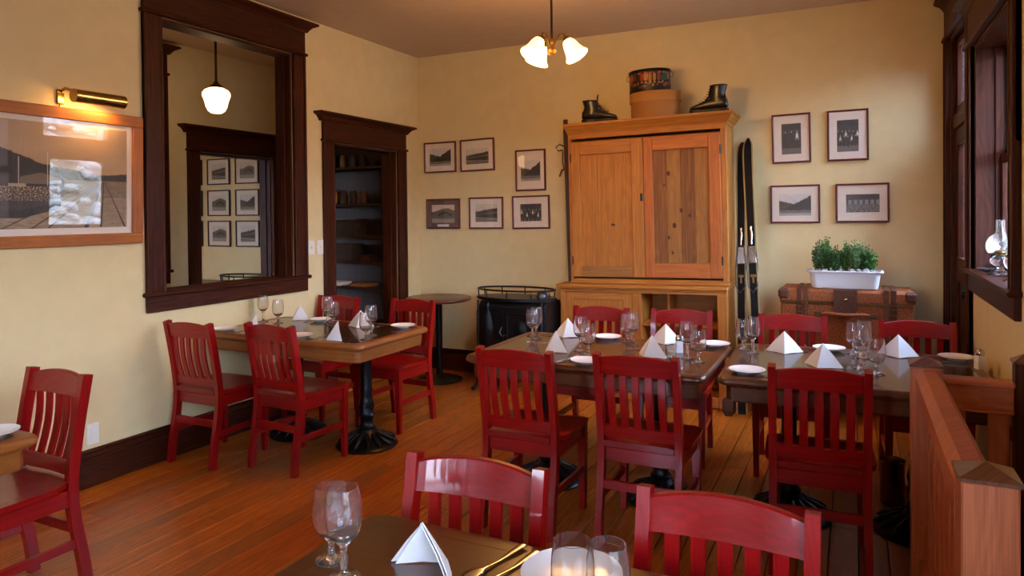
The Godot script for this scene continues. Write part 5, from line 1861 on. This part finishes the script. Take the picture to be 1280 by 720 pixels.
func shrub(label: String, at: Vector3, h: float, m: Material) -> void:
	var t := thing("potted_shrub", label, "shrub", at, 0.0, "little shrubs in the white tub")
	var stems := MB.new()
	var mb := MB.new()
	var n := 11
	for i in n:
		var a := TAU * i / n + rng.randf() * 0.6
		var lean := 0.030 if i else 0.0
		lean *= 0.5 + rng.randf()
		var hh := h * rng.randf_range(0.70, 1.0) if i else h * 1.12
		var top := Vector3(cos(a) * lean * 1.1, hh, sin(a) * lean * 1.1)
		var mid := Vector3(cos(a) * lean, hh * 0.45, sin(a) * lean)
		tube(stems, [Vector3.ZERO, mid, top], [0.003, 0.002, 0.001], 4)
		var cnt := 80
		for k in cnt:
			var u := pow(float(k) / cnt, 0.85)
			var c: Vector3 = (mid * (u * 2.0) if u < 0.5 else mid.lerp(top, (u - 0.5) * 2.0))
			c += Vector3(rng.randf_range(-1, 1), rng.randf_range(-0.5, 0.5), rng.randf_range(-1, 1)) * 0.013
			var d := Vector3(rng.randf_range(-1, 1), rng.randf_range(0.1, 1.1), rng.randf_range(-1, 1)).normalized()
			var s := d.cross(Vector3(rng.randf_range(-1, 1), rng.randf_range(-1, 1), rng.randf_range(-1, 1))).normalized()
			var ll := rng.randf_range(0.013, 0.021)
			var ww := ll * 0.28
			var nn := d.cross(s)
			var e := c + d * ll
			var m1 := c + d * ll * 0.5 + s * ww + nn * ww * 0.4
			var m2 := c + d * ll * 0.5 - s * ww + nn * ww * 0.4
			mb.tri(c, m1, e, nn, nn, nn)
			mb.tri(c, e, m2, nn, nn, nn)
	put(stems, "stem", mats.stem, t)
	put(mb, "foliage", m, t)

func stove(label: String, at: Vector3) -> void:
	var t := thing("iron_stove", label, "stove", at, 0.0, "black iron parlour stoves")
	t.scale.x = 0.92
	var I: Material = mats.iron
	var mb := MB.new()
	# firebox with a swelling left end
	var secs := []
	for q in [[-0.345, 0.10, 0.42, 0.66], [-0.330, 0.15, 0.36, 0.72], [-0.28, 0.180, 0.30, 0.775], [-0.20, 0.180, 0.30, 0.775], [-0.19, 0.170, 0.30, 0.775], [0.36, 0.170, 0.30, 0.775], [0.375, 0.160, 0.30, 0.775]]:
		var r := PackedVector3Array()
		for p in rrect(q[1] * 2.0, q[3] - q[2], 0.05):
			r.append(Vector3(q[0], (q[2] + q[3]) * 0.5 + p.y, p.x))
		secs.append(r)
	loft(mb, secs, false)
	put(mb, "firebox", I, t)
	# bulged urn column at the front left
	mb = MB.new()
	lathe(mb, [Vector2(0.05, 0.32), Vector2(0.075, 0.36), Vector2(0.10, 0.44), Vector2(0.098, 0.56), Vector2(0.078, 0.68), Vector2(0.055, 0.775)], 24, Transform3D(Basis.IDENTITY, Vector3(-0.215, 0, 0.10)))
	put(mb, "swelled_side", mats.iron, t)
	# side wheel ornaments
	mb = MB.new()
	lathe(mb, [Vector2(0, 0), Vector2(0.075, 0), Vector2(0.085, 0.015), Vector2(0.06, 0.035), Vector2(0, 0.04)], 24, Transform3D(Basis(Vector3(0, 0, 1), PI / 2), Vector3(-0.335, 0.51, 0.03)))
	put(mb, "side_boss", mats.iron, t)
	# door with hinges, latch and scroll relief
	mb = MB.new()
	box(mb, Vector3(0.13, 0.55, 0.176), Vector3(0.34, 0.32, 0.016), 0.006)
	var d := put(mb, "door", I, t)
	mb = MB.new()
	for q in [[-0.13, 0.42, -0.118, 0.68], [0.118, 0.42, 0.13, 0.68], [-0.13, 0.42, 0.13, 0.432], [-0.13, 0.668, 0.13, 0.68]]:
		bb(mb, Vector3(0.13 + q[0], q[1], 0.182), Vector3(0.13 + q[2], q[3], 0.192), 0.003)
	lathe(mb, [Vector2(0, 0), Vector2(0.07, 0), Vector2(0.06, 0.006), Vector2(0.045, 0.004), Vector2(0.03, 0.010), Vector2(0, 0.012)], 20, Transform3D(Basis(Vector3(1, 0, 0), PI / 2), Vector3(0.13, 0.55, 0.183)))
	put(mb, "relief", mats.iron, d)
	mb = MB.new()
	tube(mb, [Vector3(-0.05, 0.56, 0.19), Vector3(-0.06, 0.52, 0.215), Vector3(-0.045, 0.49, 0.20), Vector3(-0.01, 0.495, 0.195)], [0.006, 0.008, 0.007, 0.006], 7)
	put(mb, "latch", mats.iron_edge, d)
	for y in [0.44, 0.60]:
		mb = MB.new()
		tube(mb, [Vector3(0.285, y - 0.02, 0.182), Vector3(0.285, y + 0.02, 0.182)], 0.009, 8)
		put(mb, "hinge", mats.iron_edge, d)
	# ash ledge, top plate, shelf plate
	for q in [[0.285, 0.40, 0.215, 0.022], [0.775, 0.40, 0.20, 0.024]]:
		mb = MB.new()
		lathe(mb, [Vector2(0, 0), Vector2(0.97, 0), Vector2(1.0, 0.3), Vector2(1.0, 0.7), Vector2(0.97, 1.0), Vector2(0, 1.0)], 40, Transform3D(Basis.from_scale(Vector3(1, q[3], 1)), Vector3(0, q[0], 0)), q[1], q[2])
		put(mb, "plate", I, t)
	# legs
	for s in [-1.0, 1.0]:
		for z in [-0.13, 0.13]:
			mb = MB.new()
			tube(mb, [Vector3(s * 0.26, 0.30, z), Vector3(s * 0.32, 0.22, z * 1.2), Vector3(s * 0.31, 0.12, z * 1.2), Vector3(s * 0.34, 0.03, z * 1.35), Vector3(s * 0.37, 0.012, z * 1.4)], [0.03, 0.034, 0.022, 0.020, 0.012], 8)
			put(mb, "leg", I, t)
	mb = MB.new()
	box(mb, Vector3(0, 0.235, 0), Vector3(0.50, 0.11, 0.26), 0.02)
	put(mb, "ash_pan", I, t)
	for x in [-0.30, 0.34]:
		mb = MB.new()
		tube(mb, [Vector3(x, 0.30, 0.172), Vector3(x, 0.778, 0.172)], 0.009, 8)
		put(mb, "corner_rod", mats.iron_edge, t)
	# gallery rail
	mb = MB.new()
	var lp := []
	for i in 41:
		var a := TAU * i / 40
		lp.append(Vector3(cos(a) * 0.385, 0.862, sin(a) * 0.185))
	tube(mb, lp, 0.008, 7, false)
	put(mb, "gallery_rail", I, t)
	for i in 10:
		var a := TAU * (i + 0.5) / 10
		mb = MB.new()
		tube(mb, [Vector3(cos(a) * 0.378, 0.797, sin(a) * 0.178), Vector3(cos(a) * 0.380, 0.83, sin(a) * 0.18), Vector3(cos(a) * 0.385, 0.862, sin(a) * 0.185)], 0.006, 6)
		put(mb, "rail_post", I, t)
	mb = MB.new()
	lathe(mb, [Vector2(0, 0.798), Vector2(0.05, 0.798), Vector2(0.055, 0.815), Vector2(0.045, 0.845), Vector2(0.02, 0.865), Vector2(0, 0.868)], 18, Transform3D(Basis.IDENTITY, Vector3(0.30, 0, 0.08)))
	put(mb, "finial", mats.iron_edge, t)

# ------------------------------------------------------------------ railing, window sill, passage
func railing() -> void:
	var t := thing("wooden_railing", "reddish wooden railing with newel posts at the right edge", "railing", Vector3.ZERO)
	var newel := func(x: float, z: float, w: float, h: float, m: Material) -> void:
		var mb := MB.new()
		bb(mb, Vector3(x - w / 2, 0, z - w / 2), Vector3(x + w / 2, h, z + w / 2), 0.004)
		var n := put(mb, "newel_post", m, t)
		mb = MB.new()
		loft(mb, [rect_xz(Vector3(x, h, z), w + 0.012, w + 0.012), rect_xz(Vector3(x, h + 0.008, z), w + 0.012, w + 0.012), rect_xz(Vector3(x, h + 0.034, z), 0.004, 0.004)], false)
		put(mb, "cap", mats.rail_cap, n)
	newel.call(0.246, -3.165, 0.10, 0.895, mats.rail)
	newel.call(0.267, -1.895, 0.11, 0.895, mats.rail)
	newel.call(0.565, -3.165, 0.066, 0.93, mats.trim)
	# handrails: flat sides, sloped top
	var sec := [Vector2(-0.045, 0.80), Vector2(-0.045, 0.855), Vector2(-0.022, 0.885), Vector2(0.022, 0.885), Vector2(0.045, 0.855), Vector2(0.045, 0.80), Vector2(0.03, 0.79), Vector2(-0.03, 0.79)]
	var mb := MB.new()
	prism(mb, PackedVector2Array(sec), 1.165, Transform3D(Basis.IDENTITY, Vector3(0.256, 0, -2.533)))
	put(mb, "handrail", mats.rail, t)
	mb = MB.new()
	bb(mb, Vector3(0.296, 0.835, -3.205), Vector3(0.532, 0.858, -3.125), 0.006)
	put(mb, "handrail", mats.rail, t)
	mb = MB.new()
	bb(mb, Vector3(0.296, 0.745, -3.182), Vector3(0.532, 0.835, -3.148), 0.003)
	bb(mb, Vector3(0.296, 0.735, -3.190), Vector3(0.532, 0.747, -3.140), 0.003)
	put(mb, "rail_board", mats.rail, t)
	mb = MB.new()
	bb(mb, Vector3(0.296, 0.08, -3.190), Vector3(0.532, 0.15, -3.140), 0.003)
	put(mb, "bottom_rail", mats.rail, t)
	mb = MB.new()
	bb(mb, Vector3(0.226, 0.08, -3.115), Vector3(0.286, 0.15, -1.95), 0.003)
	put(mb, "bottom_rail", mats.rail, t)
	var bal := MB.new()
	bb(bal, Vector3(-0.009, 0.15, -0.035), Vector3(0.009, 0.792, 0.035), 0.002)
	var bm := bal.mesh()
	for k in 8:
		putm(bm, "baluster", mats.rail, t, Vector3(0.256, 0, -3.03 + k * 0.142))
	bal = MB.new()
	bb(bal, Vector3(-0.034, 0.15, -0.009), Vector3(0.034, 0.737, 0.009), 0.002)
	bm = bal.mesh()
	for x in [0.345, 0.485]:
		putm(bm, "baluster", mats.rail, t, Vector3(x, 0, -3.165))

func sill_things() -> void:
	var y := 1.1685
	var t := thing("oil_lamp", "old glass oil lamp with a round silvered reflector on the window sill", "oil lamp", Vector3(0.655, y, -4.22))
	var mb := MB.new()
	lathe(mb, [Vector2(0, 0), Vector2(0.055, 0), Vector2(0.057, 0.008), Vector2(0.030, 0.018), Vector2(0.014, 0.035), Vector2(0.018, 0.045), Vector2(0.042, 0.062), Vector2(0.046, 0.082), Vector2(0.032, 0.098), Vector2(0.018, 0.102), Vector2(0, 0.102)], 28)
	put(mb, "font", mats.glass, t)
	mb = MB.new()
	lathe(mb, [Vector2(0, 0.101), Vector2(0.020, 0.101), Vector2(0.024, 0.112), Vector2(0.030, 0.118), Vector2(0.022, 0.128), Vector2(0, 0.128)], 20)
	put(mb, "burner", mats.brass_old, t)
	mb = MB.new()
	lathe(mb, [Vector2(0.022, 0.125), Vector2(0.036, 0.155), Vector2(0.030, 0.19), Vector2(0.021, 0.23), Vector2(0.020, 0.28), Vector2(0.0185, 0.28), Vector2(0.0195, 0.23), Vector2(0.0285, 0.19), Vector2(0.0345, 0.155), Vector2(0.0205, 0.126)], 24)
	put(mb, "chimney", mats.glass, t)
	mb = MB.new()
	lathe(mb, [Vector2(0, 0.0), Vector2(0.03, -0.004), Vector2(0.055, -0.016), Vector2(0.064, -0.022), Vector2(0.066, -0.018), Vector2(0.056, -0.010), Vector2(0.03, 0.003), Vector2(0, 0.007)], 32, Transform3D(Basis(Vector3(0, 1, 0), 0.14) * Basis(Vector3(1, 0, 0), -PI / 2), Vector3(0.0, 0.150, -0.045)))
	put(mb, "reflector", mats.chrome, t)
	mb = MB.new()
	tube(mb, [Vector3(0, 0.15, -0.052), Vector3(0, 0.11, -0.05), Vector3(0, 0.106, -0.02)], 0.003, 6)
	put(mb, "bracket", mats.brass_old, t)
	t = thing("glass_lamp", "round glass lamp font nearer to us on the window sill", "oil lamp", Vector3(0.655, y, -3.86))
	mb = MB.new()
	lathe(mb, [Vector2(0, 0), Vector2(0.045, 0), Vector2(0.047, 0.006), Vector2(0.02, 0.018), Vector2(0.014, 0.04), Vector2(0.038, 0.065), Vector2(0.046, 0.095), Vector2(0.036, 0.122), Vector2(0.016, 0.130), Vector2(0, 0.130)], 28)
	put(mb, "font", mats.glass, t)
	mb = MB.new()
	lathe(mb, [Vector2(0, 0.129), Vector2(0.018, 0.129), Vector2(0.022, 0.145), Vector2(0.012, 0.155), Vector2(0, 0.155)], 18)
	put(mb, "burner", mats.chrome, t)
	mb = MB.new()
	lathe(mb, [Vector2(0, 0), Vector2(0.05, 0), Vector2(0.085, 0.018), Vector2(0.084, 0.021), Vector2(0.048, 0.005), Vector2(0, 0.004)], 32)
	one(mb.mesh(), "glass_dish", mats.glass, "shallow glass dish at the far end of the window sill", "dish", "", Vector3(0.665, y, -4.45))

func passage() -> void:
	# dark bookcase across the end of the passage, behind the doorway
	var t := thing("bookcase", "dark bookcase in the unlit passage behind the doorway", "bookcase", Vector3(-4.72, 0, -5.68))
	var mb := MB.new()
	for s in [-1.0, 1.0]:
		bb(mb, Vector3(s * 0.66 - 0.02, 0, -0.16), Vector3(s * 0.66 + 0.02, 2.30, 0.16), 0.003)
	bb(mb, Vector3(-0.64, 0, -0.16), Vector3(0.64, 2.30, -0.14), 0.0)
	put(mb, "carcass", mats.shelf_dark, t)
	var ys := [0.06, 0.45, 0.80, 1.05, 1.30, 1.62, 1.98, 2.29]
	for y in ys:
		mb = MB.new()
		bb(mb, Vector3(-0.64, y - 0.022, -0.14), Vector3(0.64, y, 0.15), 0.002)
		put(mb, "shelf", mats.shelf_dark if y != 1.30 else mats.ski_brown, t)
	var items := [  # most of these are coloured dark so the doorway looks shaded
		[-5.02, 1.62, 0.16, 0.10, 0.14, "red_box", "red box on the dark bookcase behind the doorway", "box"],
		[-5.02, 1.725, 0.14, 0.05, 0.13, "shade_brown", "flat brown box on the red box behind the doorway", "box"],
		[-4.55, 1.30, 0.24, 0.16, 0.2, "shade_brown", "brown wooden box on the light shelf behind the doorway", "box"],
		[-4.60, 1.05, 0.26, 0.17, 0.2, "shade_brown", "cardboard box on the dark bookcase behind the doorway", "box"],
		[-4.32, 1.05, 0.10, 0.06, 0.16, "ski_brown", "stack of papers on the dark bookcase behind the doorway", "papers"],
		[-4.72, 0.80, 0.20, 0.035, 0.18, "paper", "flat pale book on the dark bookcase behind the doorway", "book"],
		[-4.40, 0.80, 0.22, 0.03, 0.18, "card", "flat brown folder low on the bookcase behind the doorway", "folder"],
		[-4.95, 1.98, 0.30, 0.16, 0.16, "shade_brown", "shade-darkened box on the top shelf behind the doorway", "box"]]
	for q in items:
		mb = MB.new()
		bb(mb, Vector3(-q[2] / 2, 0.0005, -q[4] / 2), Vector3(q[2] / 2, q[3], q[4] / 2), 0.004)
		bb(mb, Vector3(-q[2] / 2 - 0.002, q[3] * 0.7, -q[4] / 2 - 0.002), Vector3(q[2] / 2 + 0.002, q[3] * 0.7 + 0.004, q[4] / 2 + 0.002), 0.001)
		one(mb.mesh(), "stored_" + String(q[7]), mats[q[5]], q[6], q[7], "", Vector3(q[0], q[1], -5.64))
	var jars := [[-4.72, 1.62], [-4.62, 1.62], [-4.50, 1.62], [-4.38, 1.62], [-4.62, 1.98], [-4.50, 1.98], [-4.38, 1.98]]  # jar colours are darkened as well, shade put into the material
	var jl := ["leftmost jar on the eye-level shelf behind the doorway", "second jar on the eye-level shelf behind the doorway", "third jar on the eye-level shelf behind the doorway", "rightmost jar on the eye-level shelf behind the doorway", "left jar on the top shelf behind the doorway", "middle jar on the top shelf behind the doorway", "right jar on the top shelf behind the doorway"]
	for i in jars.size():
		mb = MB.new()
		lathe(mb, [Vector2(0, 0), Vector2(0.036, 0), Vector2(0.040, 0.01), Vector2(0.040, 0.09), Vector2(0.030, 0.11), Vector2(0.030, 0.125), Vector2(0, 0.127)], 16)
		one(mb.mesh(), "storage_jar", mats[["brass_old", "shade_brown", "shelf_dark", "leather_dark"][i % 4]], jl[i], "jar", "jars in the passage", Vector3(jars[i][0], jars[i][1] + 0.001, -5.62))
	# side table in the room beyond
	var s := thing("side_table", "wooden side table beside the far stove, seen through the opening", "table", Vector3(-6.62, 0, -5.60))
	mb = MB.new()
	bb(mb, Vector3(-0.28, 0.74, -0.2), Vector3(0.28, 0.775, 0.2), 0.006)
	put(mb, "table_top", mats.table_brown, s)
	for a in [-0.24, 0.24]:
		for b in [-0.16, 0.16]:
			mb = MB.new()
			bb(mb, Vector3(a - 0.02, 0, b - 0.02), Vector3(a + 0.02, 0.74, b + 0.02), 0.003)
			put(mb, "leg", mats.table_brown, s)

func outside() -> void:
	# added unseen roof and wall that limit the daylight, over a dark platform
	var t := struct("trim_1")
	var mb := MB.new()
	bb(mb, Vector3(XR + 0.22, 2.85, -3.2), Vector3(2.8, 2.95, 5.0), 0.0)  # added roof, out of view, cuts sky light at the near right window
	put(mb, "added_shade_roof", mats.trim, t)
	mb = MB.new()
	bb(mb, Vector3(XR + 0.22, -0.3, -4.72), Vector3(2.2, 2.85, -4.66), 0.0)  # added wall, out of view, keeps daylight off the back right corner
	put(mb, "added_light_block", mats.trim, t)
	mb = MB.new()
	bb(mb, Vector3(XR + 0.22, -0.3, -6.2), Vector3(2.6, -0.05, 5.0), 0.0)
	put(mb, "platform", mats.ski_brown, t)

func _ready() -> void:
	rng.seed = 4242
	camera_and_light()
	make_materials()
	build_structure()
	outside()
	make_ware_meshes()
	lay_tables()
	place_chairs()
	cabinet()
	lamps()
	pictures()
	on_cabinet()
	corner_things()
	stove("black cast iron stove with a top rail left of the cabinet", Vector3(-2.60, 0, -5.40))
	stove("black iron stove in the room beyond, seen through the opening", Vector3(-5.945, 0, -5.60))
	railing()
	sill_things()
	passage()
